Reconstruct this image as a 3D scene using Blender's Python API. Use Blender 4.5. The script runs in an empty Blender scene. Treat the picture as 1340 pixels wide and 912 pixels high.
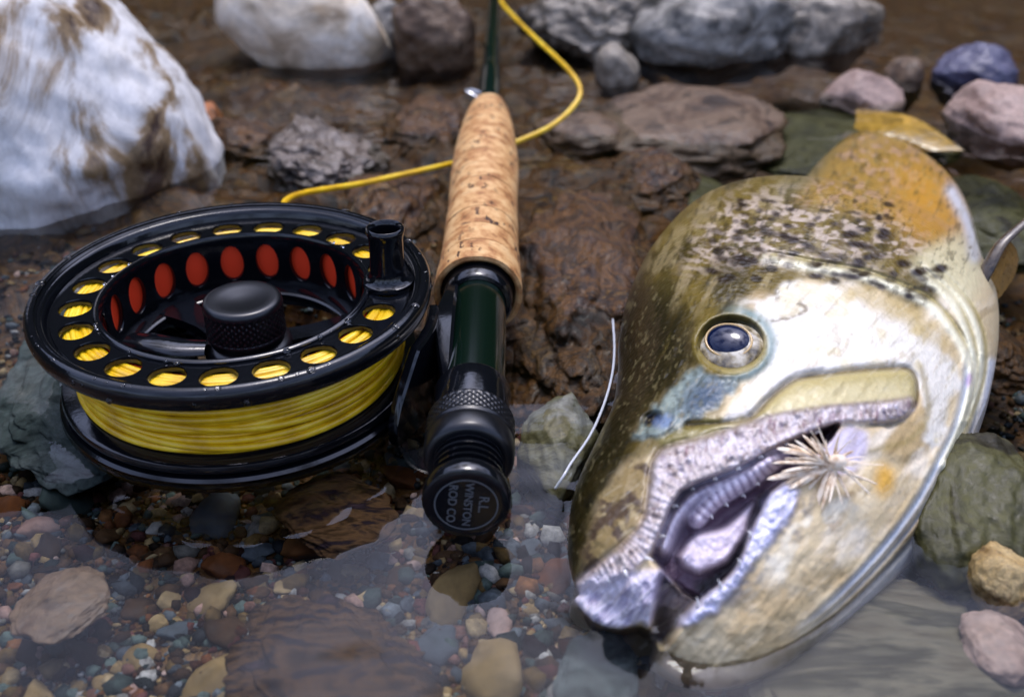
import bpy, bmesh, math, random
import numpy as np
from mathutils import Vector, Matrix

random.seed(7)
RNG = np.random.default_rng(11)
sc = bpy.context.scene
MM = 0.001

# ------------------------------------------------------------------ camera
HCAM = 160.0                       # camera height above datum, mm
PITCH = math.radians(32.0)
HFOV = math.radians(52.0)
FPX = 670.0 / math.tan(HFOV / 2)   # focal length in photograph pixels (1340 wide)
WATER = 4.0                        # water level, mm

cam_d = bpy.data.cameras.new('camera')
cam = bpy.data.objects.new('camera', cam_d)
sc.collection.objects.link(cam)
cam.location = (0, 0, HCAM * MM)
cam.rotation_euler = (math.pi / 2 - PITCH, 0, 0)
cam_d.sensor_width = 36.0
cam_d.angle = HFOV
cam_d.clip_start = 0.005
cam_d.clip_end = 200.0
cam_d.dof.use_dof = True
cam_d.dof.focus_distance = 0.258
cam_d.dof.aperture_fstop = 12.5
sc.camera = cam

# ------------------------------------------------------------------ sky, sun, exposure
SUN_EL, SUN_AZ = math.radians(70), math.radians(8)   # azimuth from +Y, negative = left
w = bpy.data.worlds.new('World'); sc.world = w; w.use_nodes = True
nt = w.node_tree; nt.nodes.clear()
wo = nt.nodes.new('ShaderNodeOutputWorld'); bg = nt.nodes.new('ShaderNodeBackground')
sky = nt.nodes.new('ShaderNodeTexSky'); sky.sky_type = 'NISHITA'; sky.sun_disc = False
sky.sun_elevation = SUN_EL; sky.sun_rotation = SUN_AZ
sky.air_density = 1.0; sky.dust_density = 4.0; sky.ozone_density = 1.0
bg.inputs['Strength'].default_value = 0.12
# thin broken cloud: the sky colour paled, with soft cloud masses
hs = nt.nodes.new('ShaderNodeHueSaturation'); hs.inputs['Saturation'].default_value = 0.7
tcw = nt.nodes.new('ShaderNodeTexCoord'); cn_ = nt.nodes.new('ShaderNodeTexNoise'); cn_.inputs['Scale'].default_value = 4.5; cn_.inputs['Detail'].default_value = 5
cr = nt.nodes.new('ShaderNodeValToRGB'); cr.color_ramp.elements[0].position = .34; cr.color_ramp.elements[0].color = (.8, .85, .95, 1)
cr.color_ramp.elements[1].position = .56; cr.color_ramp.elements[1].color = (3.9, 4.15, 5.3, 1)
cm = nt.nodes.new('ShaderNodeMix'); cm.data_type = 'RGBA'; cm.blend_type = 'MULTIPLY'; cm.inputs[0].default_value = 1
nt.links.new(tcw.outputs['Generated'], cn_.inputs['Vector']); nt.links.new(cn_.outputs[0], cr.inputs[0])
nt.links.new(sky.outputs[0], hs.inputs['Color']); nt.links.new(hs.outputs[0], cm.inputs[6]); nt.links.new(cr.outputs[0], cm.inputs[7])
nt.links.new(cm.outputs[2], bg.inputs[0]); nt.links.new(bg.outputs[0], wo.inputs[0])
sd = bpy.data.lights.new('sun', 'SUN'); sd.energy = 1.4; sd.angle = math.radians(14); sd.color = (1.0, 0.93, 0.80)
so = bpy.data.objects.new('sun', sd); sc.collection.objects.link(so)
sdir = Vector((math.sin(SUN_AZ) * math.cos(SUN_EL), math.cos(SUN_AZ) * math.cos(SUN_EL), math.sin(SUN_EL)))
so.rotation_euler = sdir.to_track_quat('Z', 'Y').to_euler()
sc.view_settings.view_transform = 'Standard'
sc.view_settings.look = 'None'
sc.view_settings.exposure = -0.35
sc.view_settings.gamma = 1.0
sc.render.engine = 'CYCLES'
sc.cycles.use_denoising = True
sc.cycles.max_bounces = 10
sc.cycles.transparent_max_bounces = 12
sc.cycles.caustics_reflective = False
sc.cycles.caustics_refractive = False
sc.cycles.sample_clamp_indirect = 6.0

# ------------------------------------------------------------------ numeric helpers
cp, sp = math.cos(PITCH), math.sin(PITCH)
FWD = np.array([0, cp, -sp]); UPV = np.array([0, sp, cp]); RGT = np.array([1.0, 0, 0])
CAMP = np.array([0, 0, HCAM])

def ray(px, py):
    px = np.asarray(px, float); py = np.asarray(py, float)
    d = FWD + ((px - 670) / FPX)[..., None] * RGT - ((py - 456) / FPX)[..., None] * UPV
    return d

def at_z(px, py, z):
    """photograph pixel -> point on the horizontal plane z (mm)"""
    d = ray(px, py)
    t = (np.asarray(z, float) - HCAM) / d[..., 2]
    return CAMP + d * t[..., None]

def at_depth(px, py, zc):
    return CAMP + ray(px, py) * np.asarray(zc, float)[..., None]

def to_px(P):
    v = np.asarray(P, float) - CAMP
    zc = v @ FWD
    return 670 + FPX * (v @ RGT) / zc, 456 - FPX * (v @ UPV) / zc, zc

def h3(i, seed):
    n = (i[..., 0] * 374761393 + i[..., 1] * 668265263 + i[..., 2] * 2147483647 + seed * 144665) & 0xffffffff
    n = ((n ^ (n >> 13)) * 1274126177) & 0xffffffff
    n = ((n ^ (n >> 16)) * 2246822519) & 0xffffffff
    return ((n ^ (n >> 15)) & 0xffff) / 32767.5 - 1.0

def vnoise(p, seed=0):
    p = np.asarray(p, float)
    i = np.floor(p).astype(np.int64); f = p - i
    u = f * f * f * (f * (f * 6 - 15) + 10)
    r = 0
    for dx in (0, 1):
        wx = u[..., 0] if dx else 1 - u[..., 0]
        for dy in (0, 1):
            wy = u[..., 1] if dy else 1 - u[..., 1]
            for dz in (0, 1):
                wz = u[..., 2] if dz else 1 - u[..., 2]
                r = r + wx * wy * wz * h3(i + np.array([dx, dy, dz]), seed)
    return r

def fbm(p, octv=4, seed=0, gain=0.5):
    p = np.asarray(p, float); a = 1.0; s = 0; t = 0
    for k in range(octv):
        s = s + a * vnoise(p, seed + 31 * k); t += a; a *= gain; p = p * 2.03 + 17.3
    return s / t

def fbm2(x, y, octv=4, seed=0):
    x = np.asarray(x, np.float32) + 400; y = np.asarray(y, np.float32) + 400; a = 1.0; s = 0; t = 0
    for k in range(octv):
        i = np.floor(x).astype(np.int64); j = np.floor(y).astype(np.int64); u = x - i; v = y - j
        u = u * u * (3 - 2 * u); v = v * v * (3 - 2 * v); T = np.random.default_rng(seed * 57 + k).uniform(-1, 1, 65536).astype(np.float32)
        h = lambda p, q: T[(p * 7919 + q * 104729) & 65535]
        s = s + a * ((h(i, j) * (1 - u) + h(i + 1, j) * u) * (1 - v) + (h(i, j + 1) * (1 - u) + h(i + 1, j + 1) * u) * v)
        t += a; a *= .5; x = x * 2.03 + 17.3; y = y * 2.03 + 9.1
    return s / t

def sstep(a, b, x):
    t = np.clip((np.asarray(x, float) - a) / (b - a), 0, 1)
    return t * t * (3 - 2 * t)

def lin(h):
    """'#rrggbb' display colour -> linear"""
    c = [int(h[i:i + 2], 16) / 255 for i in (1, 3, 5)]
    return np.array([x / 12.92 if x <= 0.04045 else ((x + 0.055) / 1.055) ** 2.4 for x in c])

# ------------------------------------------------------------------ object helpers
def mesh_np(name, V, F, smooth=True, cols=None):
    me = bpy.data.meshes.new(name)
    V = np.asarray(V, np.float32) * MM
    if isinstance(F, np.ndarray):
        n, k = F.shape
        me.vertices.add(len(V)); me.vertices.foreach_set('co', V.ravel())
        me.loops.add(n * k); me.loops.foreach_set('vertex_index', F.astype(np.int32).ravel())
        me.polygons.add(n)
        me.polygons.foreach_set('loop_start', np.arange(0, n * k, k, dtype=np.int32))
        me.update(calc_edges=True); me.validate()
    else:
        me.from_pydata(V.tolist(), [], [list(map(int, f)) for f in F])
        me.update()
    if smooth:
        me.polygons.foreach_set('use_smooth', np.ones(len(me.polygons), bool))
    if cols is not None:
        ca = me.color_attributes.new('col', 'FLOAT_COLOR', 'POINT')
        c4 = np.ones((len(V), 4), np.float32); c4[:, :3] = cols
        ca.data.foreach_set('color', c4.ravel())
    return me

def fixn(me):
    bm = bmesh.new(); bm.from_mesh(me)
    bmesh.ops.remove_doubles(bm, verts=bm.verts, dist=0.00002)
    bmesh.ops.recalc_face_normals(bm, faces=bm.faces)
    bm.to_mesh(me); bm.free()
    return me

def sharp(me, deg=35):
    bm = bmesh.new(); bm.from_mesh(me)
    for e in bm.edges:
        e.smooth = not (len(e.link_faces) == 2 and e.calc_face_angle(0) > math.radians(deg))
    bm.to_mesh(me); bm.free()
    return me

def link(name, me, mat=None, parent=None, loc=None):
    o = bpy.data.objects.new(name, me); sc.collection.objects.link(o)
    if mat is not None and me is not None and not me.materials: me.materials.append(mat)
    if parent is not None: o.parent = parent
    if loc is not None: o.location = Vector(loc) * MM
    return o

def tag(o, label=None, cat=None, group=None, kind=None):
    if label: o['label'] = label
    if cat: o['category'] = cat
    if group: o['group'] = group
    if kind: o['kind'] = kind
    return o

def empty(name, label, cat, loc=(0, 0, 0), group=None):
    o = bpy.data.objects.new(name, None); sc.collection.objects.link(o)
    o.location = Vector(loc) * MM; o.empty_display_size = 0.01
    return tag(o, label, cat, group)

class MB:
    def __init__(s): s.V = []; s.F = []; s.n = 0
    def add(s, V, F):
        V = np.asarray(V, float)
        s.V.append(V); s.F += [[i + s.n for i in f] for f in F]; s.n += len(V)
        return s
    def mesh(s, name, smooth=True, fix=True, crease=35):
        me = mesh_np(name, np.concatenate(s.V), s.F, smooth)
        if fix: fixn(me)
        if crease: sharp(me, crease)
        return me

def lathe(profile, n=64, c=(0, 0, 0), axis='z', rfun=None, closed=False):
    """profile: (r, h) pairs; axis z (up) or y; closed profile loops"""
    pr = np.asarray(profile, float); m = len(pr)
    th = np.arange(n) / n * 2 * math.pi
    R = np.repeat(pr[:, 0][:, None], n, 1); H = np.repeat(pr[:, 1][:, None], n, 1)
    if rfun is not None: R = R + rfun(th[None, :], pr[:, 1][:, None], np.arange(m)[:, None])
    a, b = R * np.cos(th), R * np.sin(th)
    V = np.stack([a, b, H], -1) if axis == 'z' else np.stack([a, H, b], -1)
    V = V.reshape(-1, 3) + np.array(c)
    F = []
    for i in range(m if closed else m - 1):
        j = (i + 1) % m
        for k in range(n):
            l = (k + 1) % n
            F.append([i * n + k, i * n + l, j * n + l, j * n + k])
    return V, F

def box(x0, x1, y0, y1, z0, z1):
    V = [(x, y, z) for x in (x0, x1) for y in (y0, y1) for z in (z0, z1)]
    F = [[0, 1, 3, 2], [4, 6, 7, 5], [0, 4, 5, 1], [2, 3, 7, 6], [0, 2, 6, 4], [1, 5, 7, 3]]
    return np.array(V, float), F

def smooth_path(pts, n):
    """Catmull-Rom through pts, n samples"""
    P = np.asarray(pts, float)
    Q = np.vstack([2 * P[0] - P[1], P, 2 * P[-1] - P[-2]])
    t = np.linspace(0, len(P) - 1 - 1e-6, n); i = t.astype(int); f = (t - i)[:, None]
    a, b, c, d = Q[i], Q[i + 1], Q[i + 2], Q[i + 3]
    return 0.5 * (2 * b + (c - a) * f + (2 * a - 5 * b + 4 * c - d) * f ** 2 + (3 * b - a - 3 * c + d) * f ** 3)

def tube(P, r, n=8, flat=1.0, closed=False, caps=True):
    P = np.asarray(P, float); m = len(P)
    r = np.broadcast_to(np.asarray(r, float), (m,))
    if closed: T = np.roll(P, -1, 0) - np.roll(P, 1, 0)
    else: T = np.gradient(P, axis=0)
    T /= np.linalg.norm(T, axis=1)[:, None] + 1e-12
    ref = np.array([0, 0, 1.0]) if abs(T[0] @ np.array([0, 0, 1.0])) < .9 else np.array([1.0, 0, 0])
    Ns = []; N = ref
    for k in range(m):
        N = N - T[k] * (N @ T[k]); N = N / (np.linalg.norm(N) + 1e-12); Ns.append(N)
    Ns = np.array(Ns); B = np.cross(T, Ns)
    th = np.arange(n) / n * 2 * math.pi
    V = P[:, None] + r[:, None, None] * (np.cos(th)[None, :, None] * Ns[:, None] * flat + np.sin(th)[None, :, None] * B[:, None])
    V = V.reshape(-1, 3); F = []
    for i in range(m if closed else m - 1):
        j = (i + 1) % m
        for k in range(n):
            l = (k + 1) % n
            F.append([i * n + k, i * n + l, j * n + l, j * n + k])
    if caps and not closed:
        F.append(list(range(n))[::-1]); F.append([(m - 1) * n + k for k in range(n)])
    return V, F

# ------------------------------------------------------------------ materials
def mat(name, color=(.5, .5, .5), rough=.5, metal=0., coat=0., spec=.5, sss=0.):
    m = bpy.data.materials.new(name); m.use_nodes = True
    b = m.node_tree.nodes['Principled BSDF']
    b.inputs['Base Color'].default_value = (*color[:3], 1)
    b.inputs['Roughness'].default_value = rough; b.inputs['Metallic'].default_value = metal
    b.inputs['Coat Weight'].default_value = coat; b.inputs['Coat Roughness'].default_value = 0.08
    b.inputs['Specular IOR Level'].default_value = spec
    return m

def N(m, t, **kw):
    n = m.node_tree.nodes.new(t)
    for k, v in kw.items():
        if hasattr(n, k): setattr(n, k, v)
        else: n.inputs[k.replace('_', ' ')].default_value = v
    return n

def L(m, a, b): m.node_tree.links.new(a, b)
def bsdf(m): return m.node_tree.nodes['Principled BSDF']

def ramp(m, stops):
    r = N(m, 'ShaderNodeValToRGB'); e = r.color_ramp.elements
    while len(e) < len(stops): e.new(0.5)
    for k, (p, c) in enumerate(stops):
        e[k].position = p; e[k].color = (*c[:3], 1) if not np.isscalar(c) else (c, c, c, 1)
    return r

def add_bump(m, scale, strength, dist=0.0005, detail=6, chain=None, tex='ShaderNodeTexNoise'):
    tc = N(m, 'ShaderNodeTexCoord')
    n = N(m, tex); n.inputs['Scale'].default_value = scale
    if 'Detail' in n.inputs: n.inputs['Detail'].default_value = detail
    b = N(m, 'ShaderNodeBump'); b.inputs['Strength'].default_value = strength; b.inputs['Distance'].default_value = dist
    L(m, tc.outputs['Object'], n.inputs['Vector'])
    L(m, n.outputs[0], b.inputs['Height'])
    if chain is not None: L(m, chain.outputs[0], b.inputs['Normal'])
    L(m, b.outputs[0], bsdf(m).inputs['Normal'])
    return b

def rock_mat(name, cols, scale=60, rough=.5, coat=.12, stretch=(1, 1, 1), fine=.5, bump=.6, rot=(0, 0, 0), contrast=.16, spec=.5, gain=1.):
    """mottled stone: large patches, streaks along `stretch`, fine grain"""
    m = mat(name, rough=rough, coat=coat, spec=spec); cols = [np.asarray(c) * gain for c in cols]
    tc = N(m, 'ShaderNodeTexCoord'); mp = N(m, 'ShaderNodeMapping')
    mp.inputs['Scale'].default_value = stretch; mp.inputs['Rotation'].default_value = rot
    L(m, tc.outputs['Object'], mp.inputs[0])
    oi = N(m, 'ShaderNodeObjectInfo')
    ad = N(m, 'ShaderNodeVectorMath', operation='ADD'); L(m, mp.outputs[0], ad.inputs[0]); L(m, oi.outputs['Random'], ad.inputs[1])
    n1 = N(m, 'ShaderNodeTexNoise', Scale=scale, Detail=8., Roughness=.62, Distortion=.6)
    L(m, ad.outputs[0], n1.inputs['Vector'])
    k = len(cols); c0 = .5 - contrast; c1 = .5 + contrast
    r = ramp(m, [(c0 + (c1 - c0) * i / (k - 1), c) for i, c in enumerate(cols)])
    L(m, n1.outputs[0], r.inputs[0])
    n2 = N(m, 'ShaderNodeTexNoise', Scale=scale * 9, Detail=5., Roughness=.7)
    L(m, ad.outputs[0], n2.inputs['Vector'])
    r2 = ramp(m, [(.3, 1 - fine), (.7, 1 + fine * .25)]); L(m, n2.outputs[0], r2.inputs[0])
    mx = N(m, 'ShaderNodeMix', data_type='RGBA', blend_type='MULTIPLY'); mx.inputs[0].default_value = 1
    L(m, r.outputs[0], mx.inputs[6]); L(m, r2.outputs[0], mx.inputs[7])
    L(m, mx.outputs[2], bsdf(m).inputs['Base Color'])
    b1 = N(m, 'ShaderNodeBump'); b1.inputs['Strength'].default_value = bump; b1.inputs['Distance'].default_value = .003
    b2 = N(m, 'ShaderNodeBump'); b2.inputs['Strength'].default_value = bump * .7; b2.inputs['Distance'].default_value = .0004
    L(m, n1.outputs[0], b1.inputs['Height']); L(m, n2.outputs[0], b2.inputs['Height'])
    L(m, b1.outputs[0], b2.inputs['Normal']); L(m, b2.outputs[0], bsdf(m).inputs['Normal'])
    rr = ramp(m, [(.3, rough * .6), (.7, min(1, rough * 1.4))]); L(m, n2.outputs[0], rr.inputs[0]); L(m, rr.outputs[0], bsdf(m).inputs['Roughness'])
    return m

# ------------------------------------------------------------------ setting: bed, bank, water
def axis_coords(lo, hi, step, far):
    c = list(np.arange(lo, hi + .1, step))
    d = step * 1.15
    x = hi
    while x < far: x += d; d *= 1.16; c.append(x)
    x = lo; d = step * 1.15; pre = []
    while x > -far: x -= d; d *= 1.16; pre.append(x)
    return np.array(pre[::-1] + c)

def grid_mesh(name, X, Y, Z):
    ny, nx = Z.shape
    V = np.stack([np.broadcast_to(X[None, :], Z.shape), np.broadcast_to(Y[:, None], Z.shape), Z], -1).reshape(-1, 3)
    i = np.arange((ny - 1) * nx).reshape(ny - 1, nx)[:, :-1].ravel()
    F = np.stack([i, i + 1, i + nx + 1, i + nx], 1)
    return mesh_np(name, V, F)

def bed_z(x, y):
    x = np.asarray(x, float); y = np.asarray(y, float)
    p = np.stack([x / 45, y / 45, np.zeros_like(x)], -1)
    z = -13 + 5 * fbm(p, 3, 5)
    z = z - 9 * sstep(250, 420, y) - 12 * sstep(20, 80, x) * sstep(150, 190, y)
    z = z - 6 * np.exp(-((x + 72) ** 2 + (y - 237) ** 2) / 60 ** 2)
    rk = sstep(262, 310, y) * (1 - sstep(60, 100, x)) * sstep(-330, -250, x) * (1 - sstep(600, 800, y)) * (1 - sstep(-60, -35, x - .0) * 0)
    rk = rk * sstep(48, 62, np.hypot(x + 71.5, y - 237.5))
    f1 = fbm(np.stack([x / 34, y / 26, x * 0], -1), 4, 15); f2 = 1 - 2 * np.abs(fbm(np.stack([x / 16 + .3 * f1, y / 12, x * 0], -1), 3, 16))
    zr = -3.5 + 9 * f1 + 3.2 * f2
    zr = np.where(np.abs(x + 9.7) < 16, np.minimum(zr, 1.0), zr)
    z = z * (1 - rk) + np.minimum(zr, 7) * rk
    d = np.sqrt(x ** 2 * .35 + (y - 200) ** 2)
    z = z - 60 * sstep(700, 2200, d)
    return z

bx = axis_coords(-300, 320, 2.0, 16000); by = axis_coords(90, 720, 2.0, 16000)
BX, BY = np.meshgrid(bx, by)
BZ = bed_z(BX, BY) + 1.2 * fbm(np.stack([BX / 7, BY / 7, BX * 0], -1), 3, 9) * (np.hypot(BX, BY - 200) < 900)
# the bank: a wooded slope that rises beyond the stream
rad = np.hypot(BX * .8, BY)
slope = sstep(2000, 5200, rad) * (BY > -1500)
BZ = BZ + slope * (3700 + 800 * fbm(np.stack([BX / 1800, BY / 1800, BX * 0], -1), 4, 3)) * sstep(-1500, 800, BY)
m_bed = rock_mat('streambed_silt', [lin('#221204'), lin('#573410'), lin('#8a5c24'), lin('#3d2409'), lin('#a07438'), lin('#241508')], scale=70, rough=.35, coat=0., spec=.2, gain=.42, bump=.9)
tc = N(m_bed, 'ShaderNodeTexCoord'); sx = N(m_bed, 'ShaderNodeSeparateXYZ'); L(m_bed, tc.outputs['Object'], sx.inputs[0])
rz = N(m_bed, 'ShaderNodeMapRange'); rz.inputs[1].default_value = .02; rz.inputs[2].default_value = .12
L(m_bed, sx.outputs[2], rz.inputs[0])
ng = N(m_bed, 'ShaderNodeTexNoise', Scale=2.2, Detail=10., Roughness=.75); L(m_bed, tc.outputs['Object'], ng.inputs['Vector'])
rg = ramp(m_bed, [(.35, lin('#080a04')), (.5, lin('#1a1f0a')), (.65, lin('#2f2c12'))]); L(m_bed, ng.outputs[0], rg.inputs[0])
mxb = N(m_bed, 'ShaderNodeMix', data_type='RGBA'); L(m_bed, rz.outputs[0], mxb.inputs[0])
src = bsdf(m_bed).inputs['Base Color'].links[0].from_socket
L(m_bed, src, mxb.inputs[6]); L(m_bed, rg.outputs[0], mxb.inputs[7]); L(m_bed, mxb.outputs[2], bsdf(m_bed).inputs['Base Color'])
mrs = N(m_bed, 'ShaderNodeMapRange'); mrs.inputs[3].default_value = .2; mrs.inputs[4].default_value = 0.; L(m_bed, rz.outputs[0], mrs.inputs[0]); L(m_bed, mrs.outputs[0], bsdf(m_bed).inputs['Specular IOR Level'])
bed = link('streambed', grid_mesh('streambed', bx, by, BZ), m_bed)
tag(bed, 'brown silty streambed rising to a wooded bank', kind='structure')

# ------------------------------------------------------------------ rocks
def ico(sub):
    bm = bmesh.new(); bmesh.ops.create_icosphere(bm, subdivisions=sub, radius=1)
    V = np.array([v.co[:] for v in bm.verts]); F = np.array([[v.index for v in f.verts] for f in bm.faces]); bm.free()
    return V, F
ICO = {k: ico(k) for k in (1, 2, 3, 4, 5, 6)}

def rock_shape(seed, dims, sub=5, cuts=7, lump=.22, fine=.03, power=1.0):
    rg = np.random.default_rng(seed)
    V, F = ICO[sub]; D = V.copy()
    r = 1 + lump * fbm(D * 1.1 + seed * 3.1, 3, seed)
    P = D * r[:, None]
    for _ in range(cuts):                         # soft planar facets
        n = rg.normal(size=3); n /= np.linalg.norm(n); h = rg.uniform(.6, .92)
        s = P @ n - h
        P = P - np.where(s > 0, s * rg.uniform(.65, .9), 0)[:, None] * n
    rid = 1 - np.abs(fbm(P * 2.6 + seed * 1.7, 3, seed + 3)) * 2
    P = P + D * (fine * 1.3 * fbm(P * 5 + seed, 6, seed + 5, .62) - fine * .9 * rid)[:, None]
    P = P / np.abs(P).max(0)
    return P * np.array(dims) / 2, F

def rock(name, label, cx, base, wpx, hgt, depth, material, seed, rot=0., tilt=(0, 0), sink=None, zb=WATER, sub=5, cuts=7, lump=.24, fine=.055, cat='rock', wmm=None, shear=0.):
    """stands with its near foot on photograph pixel (cx, base) at level zb; hgt = height above zb, mm"""
    p = at_z(cx, base, zb); zc = (p - CAMP) @ FWD
    wm = wmm or wpx * zc / FPX
    sink = sink if sink is not None else max(18, hgt * .5)
    P, F = rock_shape(seed, (wm, depth, hgt + sink), sub, cuts, lump, fine)
    R = np.array(Matrix.Rotation(rot, 3, 'Z') @ Matrix.Rotation(tilt[0], 3, 'X') @ Matrix.Rotation(tilt[1], 3, 'Y'))
    P = P @ R.T
    P[:, 0] -= shear * P[:, 2]
    me = mesh_np(name, P, F)
    o = link(name, me, material, None, (p[0], p[1] + depth * .42, zb + hgt - (hgt + sink) / 2))
    return tag(o, label, cat)

M_white = rock_mat('white_stone', [lin('#3a2410'), lin('#8a7352'), lin('#d2cfca'), lin('#e4e1dc'), lin('#d8d4cc'), lin('#b4ada2')], scale=18, rough=.5, coat=.15, stretch=(2.2, 1, .7), rot=(0, .5, 0), fine=.22, contrast=.17, gain=.92)
M_tan = rock_mat('tan_stone', [lin('#a08a6c'), lin('#dccbb0'), lin('#eadfcc'), lin('#cdb898')], scale=25, rough=.6, coat=.0, fine=.3)
M_knob = rock_mat('knobbly_stone', [lin('#241910'), lin('#5a4938'), lin('#8f8276'), lin('#3f3024'), lin('#77716f')], scale=70, rough=.45, coat=0.1, bump=1., spec=0.4, gain=0.8)
M_brown = rock_mat('wet_brown_stone', [lin('#241303'), lin('#5a350f'), lin('#8f5f22'), lin('#3d2408'), lin('#a87c3a')], scale=75, rough=.45, coat=0.05, bump=1.5, fine=.8, spec=.35, gain=.5)
M_moss = rock_mat('mossy_stone', [lin('#4d4a33'), lin('#7f7850'), lin('#9a9a8c'), lin('#5d5836')], scale=70, rough=.5, coat=0.05, spec=0.3, gain=0.6)
M_grey = rock_mat('grey_stone', [lin('#3a342b'), lin('#7d7262'), lin('#ab9f8c'), lin('#5d5243')], scale=35, rough=.45, coat=0.05, spec=0.35, gain=0.7)
M_blue = rock_mat('blue_grey_stone', [lin('#23211d'), lin('#59564f'), lin('#979288'), lin('#3d3932')], scale=30, rough=.48, coat=0.05, spec=0.4, gain=0.9)
M_pinkb = rock_mat('pinkish_brown_stone', [lin('#3c2a1c'), lin('#735840'), lin('#94795e'), lin('#58432f')], scale=55, rough=.5, coat=0.0, spec=0.3, gain=.55)
M_pink = rock_mat('pink_stone', [lin('#967a6c'), lin('#c4a898'), lin('#ad9080')], scale=45, rough=.5, coat=0.0, spec=0.25, gain=0.75)
M_purp = rock_mat('dark_purple_stone', [lin('#1f1d2c'), lin('#45425a'), lin('#5d5b70')], scale=40, rough=.48, coat=.15)
M_olive = rock_mat('olive_stone', [lin('#1e1d10'), lin('#42401f'), lin('#5d5a34'), lin('#302b18')], scale=40, rough=.5, coat=0.0, spec=0.25, gain=0.75)
M_slab = rock_mat('ribbed_grey_slab', [lin('#3a3626'), lin('#85795d'), lin('#a39a7e'), lin('#5d573f'), lin('#8f8870')], scale=36, rough=0.8, coat=0.0, stretch=(.5, 3.2, 1), rot=(0, 0, -.62), fine=.3, spec=0.08, gain=.4)
M_dslab = rock_mat('dark_banded_slab', [lin('#130c0a'), lin('#382617'), lin('#6b4f34'), lin('#1e1720'), lin('#46363c')], scale=70, rough=0.9, coat=0.0, stretch=(1, 2.6, 1), rot=(0, 0, .6), fine=.5, bump=0.15, spec=0.05, gain=.5)
M_tanp = rock_mat('speckled_tan_stone', [lin('#8a6a32'), lin('#c2a164'), lin('#d3b67c'), lin('#6b4f24')], scale=140, rough=.6, coat=.0, gain=0.75)
M_teal = rock_mat('teal_grey_stone', [lin('#2e3a3a'), lin('#5c6a68'), lin('#7b8684'), lin('#47514f')], scale=60, rough=0.8, coat=0.0, spec=0.08, gain=.45)
M_rust = rock_mat('rust_stone', [lin('#5b2c10'), lin('#a4602c'), lin('#c57d42'), lin('#7d431c')], scale=80, rough=.5, coat=.3)

rock('boulder', 'large white quartz boulder streaked with brown beside the reel', -45, 292, 500, 104, 130, M_white, 3, rot=.2, sub=6, cuts=5, lump=.16, fine=.035, shear=.5)
rock('boulder', 'smooth cream tan boulder beyond the knobbly grey rock', 393, 90, 250, 46, 60, M_tan, 12, rot=-.15, tilt=(.1, .22), sub=5, cuts=4, lump=.1, fine=.02, sink=14)
rock('rock', 'knobbly wet grey rock between the tan boulder and the reel', 408, 238, 190, 8, 66, M_knob, 21, rot=.25, tilt=(0, .1), sub=6, cuts=6, lump=.3, fine=.13)
rock('rock', 'broad brown rock under water below the cork grip', 640, 420, 420, 0.5, 150, M_brown, 34, sink=30, sub=6, cuts=5, lump=.15, fine=.09, wmm=112)
rock('rock', 'wet brown rock rising between the cork grip and the back of the trout', 765, 492, 300, 7.5, 165, M_brown, 35, sink=34, sub=6, cuts=6, lump=.16, fine=.09, wmm=66, rot=-.12)
rock('rock', 'wet brown rock between the knobbly rock and the cork grip', 500, 318, 190, 6.0, 95, M_brown, 39, sink=30, sub=6, cuts=5, lump=.2, fine=.1)
rock('rock', 'flat wet brown slab between the tan boulder and the rod', 555, 190, 150, 5.0, 70, M_brown, 44, sink=24, sub=6, cuts=6, lump=.2, fine=.09)
rock('rock', 'low wet brown slab between the white boulder and the knobbly rock', 285, 200, 150, 4.0, 70, M_brown, 45, sink=24, sub=6, cuts=6, lump=.2, fine=.09, rot=.4)
rock('rock', 'dark brown slab between the pinkish slab and the back of the trout', 850, 255, 190, 4.5, 60, M_brown, 46, sink=24, sub=6, cuts=6, lump=.2, fine=.09, rot=.3)
rock('rock', 'small mossy rock awash between the rod butt and the trout', 735, 606, 118, 1.8, 42, M_moss, 41, sub=5, fine=.05)
rock('rock', 'brown grey rock standing left of the rod tip section', 562, 92, 120, 34, 50, M_pinkb, 52, rot=.3, fine=.05)
rock('rock', 'slate blue stone wedged beside the tan boulder', 508, 74, 70, 26, 30, M_blue, 53)
rock('rock', 'rugged grey rock behind the loop of yellow line', 792, 80, 235, 44, 80, M_grey, 54, rot=-.2, cuts=10, fine=.08, sub=6)
rock('rock', 'pale triangular stone leaning on the rugged grey rock', 812, 112, 62, 17, 22, M_grey, 55, tilt=(0, -.3), sub=4)
rock('rock', 'blue grey boulder beyond the pinkish brown slab', 955, 90, 270, 34, 75, M_blue, 56, rot=.15, cuts=6)
rock('rock', 'light grey rugged rock touching the blue grey boulder', 1085, 70, 185, 30, 60, M_grey, 57, rot=.4, fine=.07)
rock('rock', 'pinkish brown flat slab breaking the water behind the trout', 915, 196, 290, 4, 95, M_pinkb, 58, rot=.3, sink=16, cuts=8)
rock('rock', 'rounded flat stone breaking the water near the loop of yellow line', 770, 182, 150, 3, 46, M_pinkb, 59, rot=-.2, sink=14)
rock('stone', 'flat pink stone standing out of dark water', 1150, 138, 130, 11, 34, M_pink, 60, rot=-.1, sub=4, cat='stone')
rock('stone', 'small brown stone leaning behind the flat pink stone', 1192, 106, 58, 8, 24, M_pinkb, 61, sub=4, cat='stone')
rock('stone', 'dark purple stone in the green tinted water', 1297, 114, 118, 15, 40, M_purp, 62, rot=-.25, sub=5, cat='stone')
rock('rock', 'pale pink grey rock beside the dark purple stone', 1345, 192, 120, 19, 60, M_pink, 63, rot=.2)
rock('rock', 'olive submerged slab behind the tail of the trout', 1140, 205, 330, -4, 90, M_olive, 64, rot=-.35, sink=16)
rock('rock', 'dark olive submerged rock near the orange belly of the trout', 1330, 305, 200, -1, 80, M_olive, 65, rot=.2, sink=18)
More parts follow.
